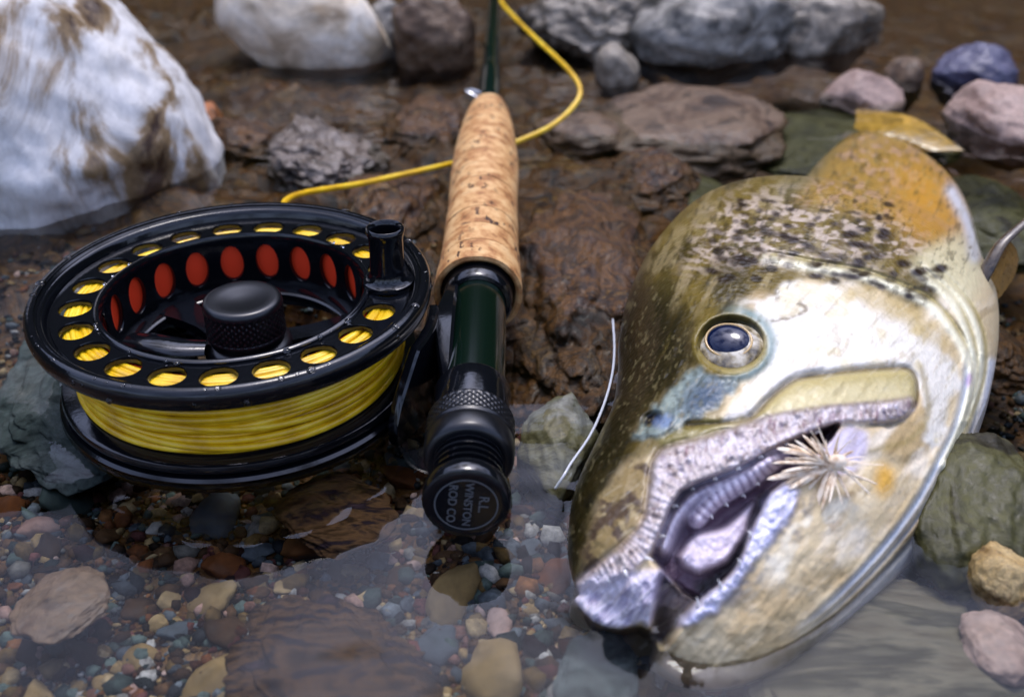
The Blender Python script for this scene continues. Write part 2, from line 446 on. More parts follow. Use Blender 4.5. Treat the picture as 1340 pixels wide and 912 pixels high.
rock('rock', 'greenish submerged rock touching the back of the trout', 945, 275, 130, -3, 60, M_olive, 66, rot=.4, sink=18)
rock('rock', 'brown submerged rock under the trout fin', 1320, 470, 150, -2, 70, M_brown, 67, sink=16)
rock('rock', 'mossy brown boulder beside the throat of the trout', 1345, 748, 215, 9, 62, M_olive, 68, rot=-.3, sub=6, fine=.05)
rock('stone', 'speckled tan stone against the mossy brown boulder', 1330, 784, 92, 7, 17, M_tanp, 69, sub=5, lump=.12, cat='stone', sink=10)
rock('flat_stone', 'ribbed grey brown slab under the jaw of the trout', 1245, 1010, 420, -3, 70, M_slab, 70, rot=-.62, sink=14, sub=6, cuts=9, lump=.1, cat='rock')
rock('stone', 'mauve speckled flat stone beside the ribbed slab', 1335, 868, 118, -1, 20, M_pink, 71, sink=10, sub=5, cat='stone')
rock('flat_stone', 'pale grey flat slab under the rim of the reel', 40, 585, 300, -1.5, 110, M_teal, 72, rot=.2, sink=14, sub=6, cuts=9, lump=.12, cat='rock')
rock('flat_stone', 'dark banded slab below the surface in front of the reel', 410, 975, 330, -6.5, 55, M_dslab, 73, rot=.5, sink=14, sub=6, cuts=6, lump=.3, fine=.12, cat='rock')
rock('stone', 'flat mauve brown stone among the pebbles', 55, 800, 150, -6, 24, M_pinkb, 74, sink=9, sub=5, cat='stone')
rock('stone', 'flat speckled dark stone beside the dark banded slab', 420, 690, 190, -5, 30, M_dslab, 75, rot=-.2, sink=9, sub=5, cat='stone')
rock('stone', 'rounded grey stone below the jaw of the trout', 790, 905, 130, -7, 26, M_teal, 76, sink=9, sub=5, cat='stone')
rock('stone', 'ochre brown stone at the foot of the white boulder', 238, 165, 70, 4, 36, M_rust, 77, sub=4, cat='stone')
rock('rock', 'long brown rock lying below the water beside the white boulder', 270, 80, 200, 0, 110, M_brown, 78, sink=25)

# ------------------------------------------------------------------ pebbles
PAL = [('rust orange', 'rust', ['#4f2a14', '#84502c', '#9f6c40'], .07),
       ('tan', 'tan', ['#7b6238', '#b09464', '#c9b083'], .17),
       ('slate grey', 'slate', ['#2f3439', '#5a636b', '#7b858c'], .20),
       ('teal grey', 'teal', ['#26312f', '#4d5d59', '#6b7d77'], .14),
       ('white quartz', 'white', ['#8f8c84', '#bdbab2', '#d6d4ce'], .06),
       ('dark brown', 'brown', ['#21160d', '#4a3420', '#6b4e32'], .25),
       ('maroon', 'maroon', ['#2c1514', '#5d3430', '#7a4a44'], .07),
       ('pale pink', 'pink', ['#8a6356', '#c09a8a', '#d8b9ac'], .06)]
PM = [rock_mat('pebble_' + p[1], [lin(c) for c in p[2]], scale=160, rough=.7, coat=0., fine=.4, bump=.3, spec=.1, gain=.5) for p in PAL]
PROTO = []
for k in range(14):
    q = np.random.default_rng(100 + k)
    P, F = rock_shape(200 + k, (2, 2 * q.uniform(.5, .95), 2 * q.uniform(.28, .6)), 3, 11, .4, .07)
    PROTO.append((P, F))
PMESH = {}
def pebble_mesh(k, c):
    if (k, c) not in PMESH:
        me = mesh_np('pebble', PROTO[k][0], PROTO[k][1]); me.materials.append(PM[c]); PMESH[(k, c)] = me
    return PMESH[(k, c)]
probs = np.array([p[3] for p in PAL]); probs = probs / probs.sum()
placed = np.zeros((0, 3))
def free(x, y, r):
    if len(placed) == 0: return True
    return bool((np.hypot(placed[:, 0] - x, placed[:, 1] - y) > (placed[:, 2] + r) * .82).all())
def in_view(x, y, z=-10):
    a, b, _ = to_px(np.array([x, y, z])); return -30 < a < 1370 and 260 < b < 940
count = 0
sizes = np.sort(np.r_[RNG.gamma(2.0, .95, 268) + 1.0, RNG.uniform(5, 9.5, 27)])[::-1]
for r in sizes:
    r = min(r, 9.5)
    for _ in range(60):
        px = RNG.uniform(-20, 1360); py = RNG.uniform(560, 930)
        if RNG.random() < .15: px, py = RNG.uniform(1230, 1340), RNG.uniform(640, 850)
        x, y, _z = at_z(px, py, -10)
        if -40 < x + 72 < 40 and y > 200 and y < 280: continue
        if free(x, y, r): break
    else: continue
    placed = np.vstack([placed, [x, y, r]])
    c = int(RNG.choice(len(PAL), p=probs)); k = int(RNG.integers(14))
    o = bpy.data.objects.new('pebble', pebble_mesh(k, c)); sc.collection.objects.link(o)
    z = float(bed_z(x, y)) + r * .1
    o.location = Vector((x, y, z)) * MM; o.scale = (r,) * 3
    o.rotation_euler = (RNG.normal() * .25, RNG.normal() * .25, RNG.uniform(0, 6.28))
    pq, qq, _ = to_px(np.array([x, y, -10.]))
    marks = (('in front of the reel', 300, 650), ('beside the rod butt', 605, 730), ('by the snout of the trout', 760, 820), ('around the dark banded slab', 390, 840), ('near the flat mauve brown stone', 60, 760),
             ('beside the ribbed slab', 1230, 800), ('beside the left rim of the reel', 40, 600), ('at the foot of the mossy brown boulder', 1270, 690))
    mk = min(marks, key=lambda q: math.hypot(q[1] - pq, q[2] - qq))[0]
    szn = 'large' if r > 4.5 else 'small' if r < 2.4 else 'middling'
    lb = szn + ' ' + PAL[c][0] + ' pebble under water ' + mk.replace('left rim', 'rim')
    tag(o, lb, 'pebble', szn + ' ' + PAL[c][0] + ' pebbles ' + mk.replace('left rim', 'rim'))

# fine gravel: too many to count, one object per colour mass joined
GV, GF, GC, gn = [], [], [], 0
gx = RNG.uniform(0, 1, (17000, 2))
Vi, Fi = ICO[1]
for a, b in gx:
    px = -40 + a * 1420; py = 330 + b ** .8 * 620
    x, y, _z = at_z(px, py, -11)
    if 15 < x < 110 and y > 200 and px < 1200: continue
    r = float(RNG.gamma(1.6, .5) + .4); r = min(r, 3.6)
    R = np.array(Matrix.Rotation(RNG.uniform(0, 6.28), 3, 'Z') @ Matrix.Rotation(RNG.normal() * .4, 3, 'X'))
    P = (Vi * (1 + .3 * RNG.normal(size=(len(Vi), 1)) * .5) * np.array([1, RNG.uniform(.6, 1), RNG.uniform(.4, .75)])) @ R.T * r
    GV.append(P + np.array([x, y, float(0)])); GC.append((int(RNG.choice(len(PAL), p=probs)), len(P), r))
    GF.append(Fi + gn); gn += len(P)
GV = np.concatenate(GV); 
cen = np.repeat(np.array([v for v in range(len(GC))]), [c[1] for c in GC])
cxy = np.stack([np.bincount(cen, GV[:, 0]) / 12 if False else np.bincount(cen, GV[:, 0]) / np.bincount(cen), np.bincount(cen, GV[:, 1]) / np.bincount(cen)], 1)
cz = bed_z(cxy[:, 0], cxy[:, 1]) + np.array([c[2] for c in GC]) * .2
GV[:, 2] += cz[cen]
pc = np.array([[lin(h) for h in p[2]] for p in PAL])
gcol = np.array([pc[c[0]][RNG.integers(3)] * RNG.uniform(.3, .55) for c in GC])[cen]
m_grav = mat('gravel', rough=.7, coat=0., spec=.1)
ac = N(m_grav, 'ShaderNodeAttribute', attribute_name='col'); 
tg = N(m_grav, 'ShaderNodeTexCoord'); n_g = N(m_grav, 'ShaderNodeTexNoise', Scale=420., Detail=6., Roughness=.7); L(m_grav, tg.outputs['Object'], n_g.inputs['Vector'])
r_g = ramp(m_grav, [(.3, .35), (.5, .9), (.7, 1.5)]); L(m_grav, n_g.outputs[0], r_g.inputs[0])
x_g = N(m_grav, 'ShaderNodeMix', data_type='RGBA', blend_type='MULTIPLY'); x_g.inputs[0].default_value = 1
L(m_grav, ac.outputs['Color'], x_g.inputs[6]); L(m_grav, r_g.outputs[0], x_g.inputs[7]); L(m_grav, x_g.outputs[2], bsdf(m_grav).inputs['Base Color'])
add_bump(m_grav, 1500, .4)
g = link('gravel', mesh_np('gravel', GV, np.concatenate(GF), smooth=True, cols=gcol), m_grav)
tag(g, 'fine mixed gravel covering the shallow streambed', 'gravel', kind='stuff')

# ------------------------------------------------------------------ fly reel
M_black = mat('black_anodised_metal', (.003, .0035, .005), rough=.11, coat=.0, spec=.5)
add_bump(M_black, 900, .06)
M_black2 = mat('black_knurled_metal', (.003, .0035, .005), rough=.3, coat=0)
M_line = mat('yellow_fly_line', lin('#e0b800'), rough=.38, coat=.2)
nn = N(M_line, 'ShaderNodeTexNoise', Scale=120., Detail=4.); tcl = N(M_line, 'ShaderNodeTexCoord'); L(M_line, tcl.outputs['Object'], nn.inputs['Vector'])
rl = ramp(M_line, [(.3, lin('#bd8f08')), (.5, lin('#dfb20a')), (.7, lin('#eecb30'))]); L(M_line, nn.outputs[0], rl.inputs[0]); L(M_line, rl.outputs[0], bsdf(M_line).inputs['Base Color'])
M_red = mat('red_backing_line', (1., .06, .012), rough=.55)
M_steel = mat('bright_steel', (.6, .6, .6), rough=.25, metal=1)

RC = np.array([-71.5, 237.5])
reel = empty('fly_reel', 'black fly reel full of yellow line lying flat in shallow water', 'fishing reel', (RC[0], RC[1], 0))
def rpart(name, mb, m, parent=None, **kw):
    return link(name, mb.mesh(name, **kw), m, parent or reel)

# spool rim
prof = [(45.6, 28.2), (46.0, 29.6), (46.4, 30.6), (47.0, 30.9), (47.6, 30.7), (48.1, 31.1), (48.8, 31.8), (49.8, 32.0), (50.7, 31.6), (51.3, 30.7), (51.5, 29.5),
        (51.3, 28.0), (50.9, 26.8), (50.2, 26.0), (49.0, 25.6), (46.0, 25.6), (44.5, 26.2), (44.5, 28.0)]
prof = [(r - .8 if r > 48.5 else r, z) for r, z in prof]
rpart('spool_rim', MB().add(*lathe(prof, 160, closed=True)), M_black, crease=50)

def perforated(nsec, half_u, v0, v1, vc, ru, rv, fn, thick, skip=(), m=10):
    V = []; F = []; n = 0
    bnd = []
    for (a, b) in (((-1, -1), (1, -1)), ((1, -1), (1, 1)), ((1, 1), (-1, 1)), ((-1, 1), (-1, -1))):
        for t in np.arange(m) / m: bnd.append((a[0] + (b[0] - a[0]) * t, a[1] + (b[1] - a[1]) * t))
    bnd = np.array(bnd); K = len(bnd)
    bu = bnd[:, 0] * half_u; bv = np.where(bnd[:, 1] > 0, bnd[:, 1] * (v1 - vc), bnd[:, 1] * (vc - v0)) + vc
    ang = np.arctan2((bv - vc) / rv, bu / ru)
    hu = ru * np.cos(ang); hv = vc + rv * np.sin(ang)
    for k in range(nsec):
        c = k * 2 * half_u
        if k in skip:
            rings = [fn(c + bu, bv, 0), fn(c + bu * 0, bv * 0 + vc, 0)]
        else:
            rings = [fn(c + bu, bv, thick), fn(c + bu, bv, 0), fn(c + hu * 1.04, vc + (hv - vc) * 1.04, 0), fn(c + hu, hv, thick * .25), fn(c + hu, hv, thick), fn(c + bu, bv, thick)]
        for i, rg in enumerate(rings):
            V.append(rg)
            if i:
                for j in range(K):
                    l = (j + 1) % K
                    F.append([n + (i - 1) * K + j, n + (i - 1) * K + l, n + i * K + l, n + i * K + j])
        n += K * len(rings)
    return np.concatenate(V), F

NH = 21; HU = math.pi / NH; PH = math.radians(3)
def face_fn(u, v, t): return np.stack([v * np.cos(u + PH), v * np.sin(u + PH), 28.6 - t + 0 * u], -1)
def arb_fn(u, v, t): return np.stack([(33.2 + t) * np.cos(u + PH), (33.2 + t) * np.sin(u + PH), v], -1)
rpart('perforated_face', MB().add(*perforated(NH, HU, 34.6, 44.9, 39.3, 4.3 / 39.3, 4.0, face_fn, 1.6)), M_black, fix=True, crease=40)
rpart('arbor_lip', MB().add(*lathe([(34.7, 28.0), (34.7, 29.2), (34.2, 29.6), (33.4, 29.5), (33.0, 28.8), (33.0, 27.2), (34.0, 27.0)], 128, closed=True)), M_black, crease=50)
rpart('arbor_wall', MB().add(*perforated(NH, HU, 13.0, 27.6, 20.5, 3.1 / 33.2, 5.3, arb_fn, 1.2)), M_black, crease=40)
rpart('backing_line', MB().add(*lathe([(35.0, 12.5 + .55 * i + (.27 if j else 0)) if not j else (34.75, 12.5 + .55 * i + .27) for i in range(25) for j in (0, 1)], 96)), M_red, crease=None)
# spool floor: ring, hub boss and three ported spokes
fl = MB()
fl.add(*lathe([(33.4, 13.4), (28.5, 13.4), (27.8, 12.9), (27.8, 11.2), (33.4, 11.2)], 96, closed=True))
rpart('spool_floor', fl, M_black, crease=40)
for a in (math.radians(20), math.radians(140), math.radians(262)):
    d = np.array([math.cos(a), math.sin(a)]); s = np.array([-d[1], d[0]])
    rr = np.linspace(7, 30, 14); hw = 3.2 + 2.4 * np.abs((rr - 16) / 14) ** 1.6
    V = []; F = []
    for i in range(14):
        for sg, zz in ((-1, 13.6), (1, 13.6), (1, 10.9), (-1, 10.9)):
            p = d * rr[i] + s * sg * hw[i]; V.append((p[0], p[1], zz))
        if i:
            for j in range(4): F.append([(i - 1) * 4 + j, (i - 1) * 4 + (j + 1) % 4, i * 4 + (j + 1) % 4, i * 4 + j])
    F += [[0, 1, 2, 3], [52, 53, 54, 55]]
    rpart('spoke', MB().add(V, F), M_black, crease=40)
KC = (1.5, 0, 0)
def knurl(th, h, i):
    on = (h > 17.4) & (h < 25.2)
    a = np.abs(((th * 34 / math.pi + h * 1.1) % 2) - 1); b = np.abs(((th * 34 / math.pi - h * 1.1) % 2) - 1)
    return np.where(on, -.65 * np.maximum(a, b) ** 2, 0)
kp = [(0.001, 26.2), (3, 26.4), (6, 26.9), (8.6, 27.2), (9.6, 27.0), (10.1, 26.4), (10.2, 25.6)] + [(10.3, z) for z in np.linspace(25.2, 17.4, 22)] + [(10.2, 16.8), (9.6, 16.6), (9.6, 15), (10.6, 14.6), (11.5, 13.8), (11.5, 11)]
knob = rpart('hub_knob', MB().add(*lathe(kp, 204, KC, rfun=knurl)), M_black2, crease=60)
# click lever with two ports
lv = smooth_path([(3, -11, 15.4), (11, -14.0, 15.6), (16, -11.5, 15.8), (21, -8.2, 15.8), (27, -6.5, 15.8)], 24)
V, F = tube(lv, np.concatenate([np.linspace(1.0, 1.5, 12), np.linspace(1.6, 3.2, 12)]), 10, flat=.45)
lever = rpart('click_lever', MB().add(V, F), M_black, crease=50)
for t in ((22.6, -7.8), (26.0, -6.8)):
    link('port', MB().add(*lathe([(1.0, 16.8), (1.35, 17.2), (1.6, 17.0), (1.6, 16.4)], 20, (t[0], t[1], 0), closed=True)).mesh('port'), M_black, lever)
lob = smooth_path([(-8, -6, 15.5), (-15, -6.5, 15.9), (-22, -5.0, 16.4), (-29, -3.0, 16.0)], 16)
rpart('clip_lobe', MB().add(*tube(lob, 3.4 + .8 * np.sin(np.linspace(0, 3.1, 16)), 12, flat=.4)), M_black)
# handle on the face
ha = math.radians(7); hc = (39.5 * math.cos(ha), 39.5 * math.sin(ha), 0)
hp = [(0.01, 28.6), (6.6, 28.6), (6.8, 29.0), (6.6, 30.0), (5.6, 30.4), (5.0, 31.2), (4.6, 33), (4.4, 38), (4.5, 42.0), (4.8, 43.2), (5.0, 44.0), (4.8, 44.8), (4.4, 45.0), (3.8, 44.6), (3.6, 43.4), (3.5, 39.5), (.01, 39.2)]
rpart('crank_handle', MB().add(*lathe(hp, 48, hc)), M_black, crease=50)
# line wound on the spool
wl = MB()
th = np.linspace(0, 2 * math.pi, 110, endpoint=False)
for k in range(24):
    z0 = 9.8 + (k % 12) * 1.36; r0 = 40.8 + (1.0 if k >= 12 else 0) + RNG.normal() * .35
    am = RNG.normal() * .9 + (.5 if k >= 12 else 0); ph = RNG.uniform(0, 6.28); a2 = RNG.normal() * .35; p2 = RNG.uniform(0, 6.28)
    z = np.clip(z0 + am * np.sin(th + ph) + a2 * np.sin(2 * th + p2), 8.9, 25.0)
    r = r0 + .35 * np.sin(2 * th + p2) + .25 * np.sin(3 * th + ph)
    wl.add(*tube(np.stack([r * np.cos(th), r * np.sin(th), z], -1), .92, 8, closed=True))
for k in range(13):       # top layer seen through the holes
    r0 = 36.3 + k * .45; ex = RNG.normal() * 1.3; ph = RNG.uniform(0, 6.28)
    r = np.clip(r0 + ex * np.sin(th + ph) + .4 * np.sin(5 * th + ph), 36.1, 42)
    z = 25.8 + .35 * np.sin(4 * th + ph) - .02 * k
    wl.add(*tube(np.stack([r * np.cos(th), r * np.sin(th), z], -1), .92, 8, closed=True))
wl.add(*lathe([(35.6, 25.2), (40.6, 25.2), (40.6, 8.8), (35.6, 8.8)], 96, closed=True))
rpart('wound_line', wl, M_line, crease=None)
# lower flange, cage ring and frame
rpart('lower_flange', MB().add(*lathe([(34, 8.6), (45.8, 8.6), (46.5, 8.2), (46.8, 7.2), (46.5, 6.2), (45.5, 5.8), (34, 5.8)], 128, closed=True)), M_black)
rpart('frame_ring', MB().add(*lathe([(43, 5.0), (46.9, 5.0), (47.7, 4.4), (48, 3.2), (47.6, 1.6), (46.4, .6), (43, .6)], 128, closed=True)), M_black)
for a in np.radians([50, 130, 170, 250, 290]):
    d = np.array([math.cos(a), math.sin(a)]); s = np.array([-d[1], d[0]])
    V, F = box(8, 45, -3, 3, 1.0, 4.0); V = np.stack([V[:, 0] * d[0] + V[:, 1] * s[0], V[:, 0] * d[1] + V[:, 1] * s[1], V[:, 2]], -1)
    rpart('frame_spoke', MB().add(V, F), M_black)
rpart('frame_hub', MB().add(*lathe([(.01, 5), (10, 5), (11, 4.4), (11, .5), (.01, .5)], 48)), M_black)
# frame cheek that joins the cage to the foot
aa = np.linspace(math.radians(-34), math.radians(16), 24); V = []; F = []
for i, a in enumerate(aa):
    e = min(1, 4 * min(i, 23 - i) / 23)
    zt = 8 + 15.5 * e ** .7
    for r, z in ((49.3, 1), (52.2, 1), (52.4, zt - .8), (51.8, zt), (50.0, zt), (49.4, zt - .8)):
        V.append((r * math.cos(a), r * math.sin(a), z))
    if i: F += [[(i - 1) * 6 + j, (i - 1) * 6 + (j + 1) % 6, i * 6 + (j + 1) % 6, i * 6 + j] for j in range(6)]
F += [[0, 1, 2, 3, 4, 5], [138 + j for j in range(6)]]
rpart('frame_cheek', MB().add(V, F), M_black)
# reel foot: plate along the seat
ft = MB(); V = []; F = []
yy = np.linspace(-30, 33, 24)
for i, y in enumerate(yy):
    e = 1 - .62 * abs((y - 2) / 33) ** 1.5
    zt, zb_ = 14 + 8.2 * e, 14 - 7 * e; th_ = 1.0 + 4.2 * max(0, 1 - abs(y / 26)) ** .7
    x1 = 56.6
    for x, z in ((x1, zb_), (x1, zt), (x1 - .8, zt + .5), (x1 - th_, zt), (x1 - th_ - .6, zt - 1.4), (x1 - th_, zb_)):
        V.append((x, y, z))
    if i: F += [[(i - 1) * 6 + j, (i - 1) * 6 + (j + 1) % 6, i * 6 + (j + 1) % 6, i * 6 + j] for j in range(6)]
F += [[0, 1, 2, 3, 4, 5], [138 + j for j in range(6)]]
rpart('reel_foot', MB().add(V, F), M_black)

# water drops clinging to the rim
dr = MB(); Vd, Fd = ICO[2]; Fd = Fd.tolist()
for _ in range(75):
    a_ = RNG.uniform(0, 6.283); k_ = RNG.random(); sz = RNG.gamma(2., .2) + .25
    if k_ < .5: p_ = (49.2 * math.cos(a_), 49.2 * math.sin(a_), 31.7); nv = (1, 1, .55)
    elif k_ < .75: p_ = (50.5 * math.cos(a_), 50.5 * math.sin(a_), RNG.uniform(27.5, 30)); nv = (.8, .8, .9)
    else: p_ = (RNG.uniform(34.3, 35) * math.cos(a_), RNG.uniform(34.3, 35) * math.sin(a_), 29.3); nv = (1, 1, .55)
    dr.add(Vd * np.array(nv) * sz + np.array(p_), Fd)
M_drop = mat('water_drop', (1, 1, 1), rough=.02); bsdf(M_drop).inputs['Transmission Weight'].default_value = 1.; bsdf(M_drop).inputs['IOR'].default_value = 1.333
tag(rpart('water_drops', dr, M_drop, crease=None), kind='stuff')

# ------------------------------------------------------------------ fly rod
RX, RZ = -9.7, 14.0
rod = empty('fly_rod', 'fly rod with cork grip and dark green reel seat', 'fishing rod', (RX, 174, RZ))
def rodp(name, profile, m, n=64, parent=None, rfun=None, crease=40, closed=False):
    V, F = lathe(profile, n, (0, -174, 0), 'y', rfun, closed)
    return link(name, MB().add(V, F).mesh(name, crease=crease), m, parent or rod)
M_green = mat('dark_green_seat_barrel', (.0015, .007, .004), rough=.16, coat=.8)
M_blank = mat('dark_green_blank', (.002, .010, .008), rough=.15, coat=.8)
cap = rodp('butt_cap', [(.01, 171.4), (7.2, 171.2), (8.6, 171.2), (9.3, 171.6), (9.6, 172.6), (9.6, 174.6), (9.2, 175.4), (8.0, 175.8), (7.8, 177)], M_black)
rodp('threaded_barrel', [(7.7, 176)] + [(8.15 - (0, .1, .95, .95)[k % 4], 176.3 + (k // 4) * 2.1 + (0, .9, 1.2, 1.9)[k % 4]) for k in range(20)] + [(7.7, 188)], M_black, 72, crease=25)
def knurl2(th, h, i):
    on = (h > 193.2) & (h < 199.5)
    a = np.abs(((th * 34 / math.pi + h * 1.05) % 2) - 1); b = np.abs(((th * 34 / math.pi - h * 1.05) % 2) - 1)
    return np.where(on, -.4 * np.maximum(a, b) ** 3, 0)
rodp('locking_ring', [(8.0, 185.6), (9.0, 185.4), (9.9, 186.0), (10.3, 187.2), (10.4, 190.5), (10.2, 191.8), (10.0, 192.4), (10.3, 192.9)] + [(10.4, y) for y in np.linspace(193.2, 199.5, 20)] + [(10.2, 200.0), (9.6, 200.6), (8.2, 200.8)], M_black2, 204, rfun=knurl2, crease=60)
rodp('sliding_hood', [(8.2, 200.6), (8.9, 201), (9.1, 202), (9.0, 208), (9.4, 212), (9.2, 212.6), (8.3, 212.6)], M_black)
rodp('seat_barrel', [(8.0, 211), (8.05, 214), (8.05, 258), (8.0, 263)], M_green)
rodp('fixed_hood', [(8.2, 256.6), (9.3, 256.8), (9.8, 257.6), (10.0, 262), (10.6, 266)], M_black)
# lettering on the cap face
M_let = mat('engraved_lettering', (.09, .095, .10), rough=.5)
rodp('engraved_ring', [(6.55, 171.1), (6.55, 171.02), (6.85, 171.02), (6.85, 171.1)], M_let, 64, cap, closed=True)
def text(body, size, cx, cy):
    cu = bpy.data.curves.new('lettering', 'FONT'); cu.body = body; cu.size = size * MM; cu.align_x = 'CENTER'; cu.align_y = 'CENTER'; cu.extrude = .00004
    cu.offset = .00003
    t = bpy.data.objects.new('t', cu); sc.collection.objects.link(t)
    dg = bpy.context.evaluated_depsgraph_get(); me = bpy.data.meshes.new_from_object(t.evaluated_get(dg)); bpy.data.objects.remove(t)
    me.name = 'lettering'
    o = link('lettering', me, M_let, cap)
    # face points to -Y; reading direction runs down the face
    R = Matrix.Rotation(math.pi / 2, 4, 'X') @ Matrix.Rotation(math.radians(-96), 4, 'Z')
    o.matrix_local = Matrix.Translation(Vector((cx, 171.08 - 174, cy)) * MM) @ R
    return o
text('R.L.', 3.0, 3.6, .1); text('WINSTON', 2.5, .3, .1); text('ROD CO.', 2.6, -3.1, .1)
# cork rings
M_cork = mat('cork', rough=.62)
tcc = N(M_cork, 'ShaderNodeTexCoord'); oi = N(M_cork, 'ShaderNodeObjectInfo')
av = N(M_cork, 'ShaderNodeVectorMath', operation='ADD'); L(M_cork, tcc.outputs['Object'], av.inputs[0]); L(M_cork, oi.outputs['Random'], av.inputs[1])
c1 = N(M_cork, 'ShaderNodeTexNoise', Scale=170., Detail=7., Roughness=.65); L(M_cork, av.outputs[0], c1.inputs['Vector'])
rc = ramp(M_cork, [(.30, lin('#5f3814')), (.42, lin('#a06c3a')), (.52, lin('#c0935c')), (.62, lin('#cfa974')), (.75, lin('#8f5c2a'))]); L(M_cork, c1.outputs[0], rc.inputs[0])
mpc = N(M_cork, 'ShaderNodeMapping'); mpc.inputs['Scale'].default_value = (1, .42, 1); L(M_cork, av.outputs[0], mpc.inputs[0])
v1 = N(M_cork, 'ShaderNodeTexNoise', Scale=420., Detail=3., Roughness=.6); L(M_cork, mpc.outputs[0], v1.inputs['Vector'])
rv_ = ramp(M_cork, [(.36, 0.), (.41, 1.)]); L(M_cork, v1.outputs[0], rv_.inputs[0])
v2 = N(M_cork, 'ShaderNodeTexNoise', Scale=60., Detail=2.); L(M_cork, av.outputs[0], v2.inputs['Vector'])
rv2 = ramp(M_cork, [(.42, 0.), (.55, 1.)]); L(M_cork, v2.outputs[0], rv2.inputs[0])
mxm = N(M_cork, 'ShaderNodeMath', operation='MAXIMUM'); L(M_cork, rv_.outputs[0], mxm.inputs[0]); L(M_cork, rv2.outputs[0], mxm.inputs[1])
mc = N(M_cork, 'ShaderNodeMix', data_type='RGBA'); mc.inputs[6].default_value = (*lin('#3c2009'), 1)
L(M_cork, mxm.outputs[0], mc.inputs[0]); L(M_cork, rc.outputs[0], mc.inputs[7]); L(M_cork, mc.outputs[2], bsdf(M_cork).inputs['Base Color'])
bc = N(M_cork, 'ShaderNodeBump'); bc.inputs['Strength'].default_value = .8; bc.inputs['Distance'].default_value = .0006
L(M_cork, mxm.outputs[0], bc.inputs['Height']); L(M_cork, bc.outputs[0], bsdf(M_cork).inputs['Normal'])
ck_y = np.array([262, 266, 272, 289, 312, 330, 350, 365, 380, 393, 405, 413, 419]); ck_r = np.array([12.6, 12.7, 12.3, 11.8, 11.6, 11.7, 12.0, 11.9, 11.2, 10.4, 9.3, 8.4, 7.0])
ys = np.linspace(262, 419, 200)
rs = np.interp(ys, ck_y, ck_r); kk = np.ones(13) / 13; rs = np.convolve(np.pad(rs, 6, mode='edge'), kk, 'valid')
edges = np.linspace(262, 419, 14)
for k in range(13):
    a, b = edges[k] + .04, edges[k + 1] - .04
    y = np.linspace(a, b, 14); r = np.interp(y, ys, rs) + RNG.normal() * .06
    prof = [(8.1 if k == 0 else 5, a)] + [(r[0] - .28, a)] + [(r[i], y[i] + (.18 if i == 0 else -.18 if i == 13 else 0)) for i in range(14)] + [(r[-1] - .28, b), (4, b)]
    if k == 0: prof = [(10.2, 268), (10.9, 262.6), (11.6, a)] + prof[2:]
    rodp('cork_ring', prof, M_cork, 72, rfun=lambda th, h, i, k=k: .07 * np.sin(3 * th + k * 2) + .05 * np.sin(7 * th + k))
rodp('winding_check', [(3.5, 418), (5.6, 418.2), (6.2, 419.6), (5.6, 421.0), (4.2, 421.6)], M_black)
rodp('blank', [(4.1, 415), (3.9, 480), (3.6, 560), (3.2, 700), (2.6, 900), (2.0, 1150), (.01, 1151)], M_blank, 32)
rodp('thread_wrap', [(4.2, 421), (4.9, 422), (5.0, 431), (4.7, 437), (4.8, 441), (4.6, 465), (4.3, 476), (4.0, 478)], M_blank, 32)
kp_ = smooth_path([(-4, 425, 3), (-7.6, 426, 4.5), (-9.8, 428.5, 5), (-8, 431, 4.5), (-4, 432, 3)], 24) - np.array([0, 174, 0])
link('hook_keeper', MB().add(*tube(kp_, .55, 8)).mesh('hook_keeper'), M_steel, rod)

# ------------------------------------------------------------------ loose fly line
lp = [at_z(300, 288, 24), at_z(375, 262, 22), at_z(480, 239, 14), at_z(592, 214, 9), at_z(634, 201, 6.5), at_z(676, 186, 8), at_z(720, 166, 11), at_z(750, 140, 15), at_z(759, 117, 19),
      at_z(742, 90, 22), at_z(700, 50, 24), at_z(672, 22, 25), at_z(655, 0, 24), at_z(648, -40, 22)]
lp = np.array(lp); lp[0] = [RC[0] + 10, RC[1] + 41, 22]
fl_ = link('fly_line', MB().add(*tube(smooth_path(lp, 160), 1.05, 10)).mesh('fly_line'), M_line)
tag(fl_, 'loose yellow fly line running from the reel under the cork grip in a loop', 'fishing line')

# ------------------------------------------------------------------ trout
# outline stations traced from the photograph, snout to tail: back edge, belly edge, level of each, half thickness
ST = [  # Lx, Ly, Rx, Ry, zL, zR, w
    (757, 780, 858, 864, 3, -1, 6), (741, 735, 905, 892, 4, -1, 13), (738, 690, 960, 893, 5, -1, 17), (746, 640, 1020, 872, 6, -1, 20.5),
    (771, 586, 1085, 835, 8, -2, 23.5), (796, 532, 1140, 790, 9, -3, 26), (806, 482, 1190, 735, 10, -4, 28), (809, 434, 1232, 676, 11, -4, 29),
    (822, 383, 1264, 608, 11, -4, 30), (848, 338, 1288, 540, 11, -3, 31), (890, 300, 1300, 470, 11, -2, 30), (958, 285, 1300, 408, 8, -1, 23),
    (1010, 268, 1288, 360, 4, -1, 15.5), (1045, 245, 1278, 325, 1, -3, 15), (1066, 222, 1268, 290, -1, -4, 15.5), (1086, 202, 1245, 250, -2, -6, 12),
    (1103, 186, 1205, 215, -4, -8, 8), (1118, 175, 1180, 190, -6, -9, 4)]
S = np.array(ST, float); S[:12, 6] *= 1.1
def build_sections(Lp, Rp):
    A = at_z(Lp[:, 0], Lp[:, 1], S[:, 4]); B = at_z(Rp[:, 0], Rp[:, 1], S[:, 5])
    C = (A + B) / 2; a = (A - B) / 2
    T = np.gradient(C, axis=0); T /= np.linalg.norm(T, axis=1)[:, None]
    b = np.cross(T, a); b /= np.linalg.norm(b, axis=1)[:, None]
    b = np.where(b[:, 2:3] < 0, -b, b)
    return C, a, b
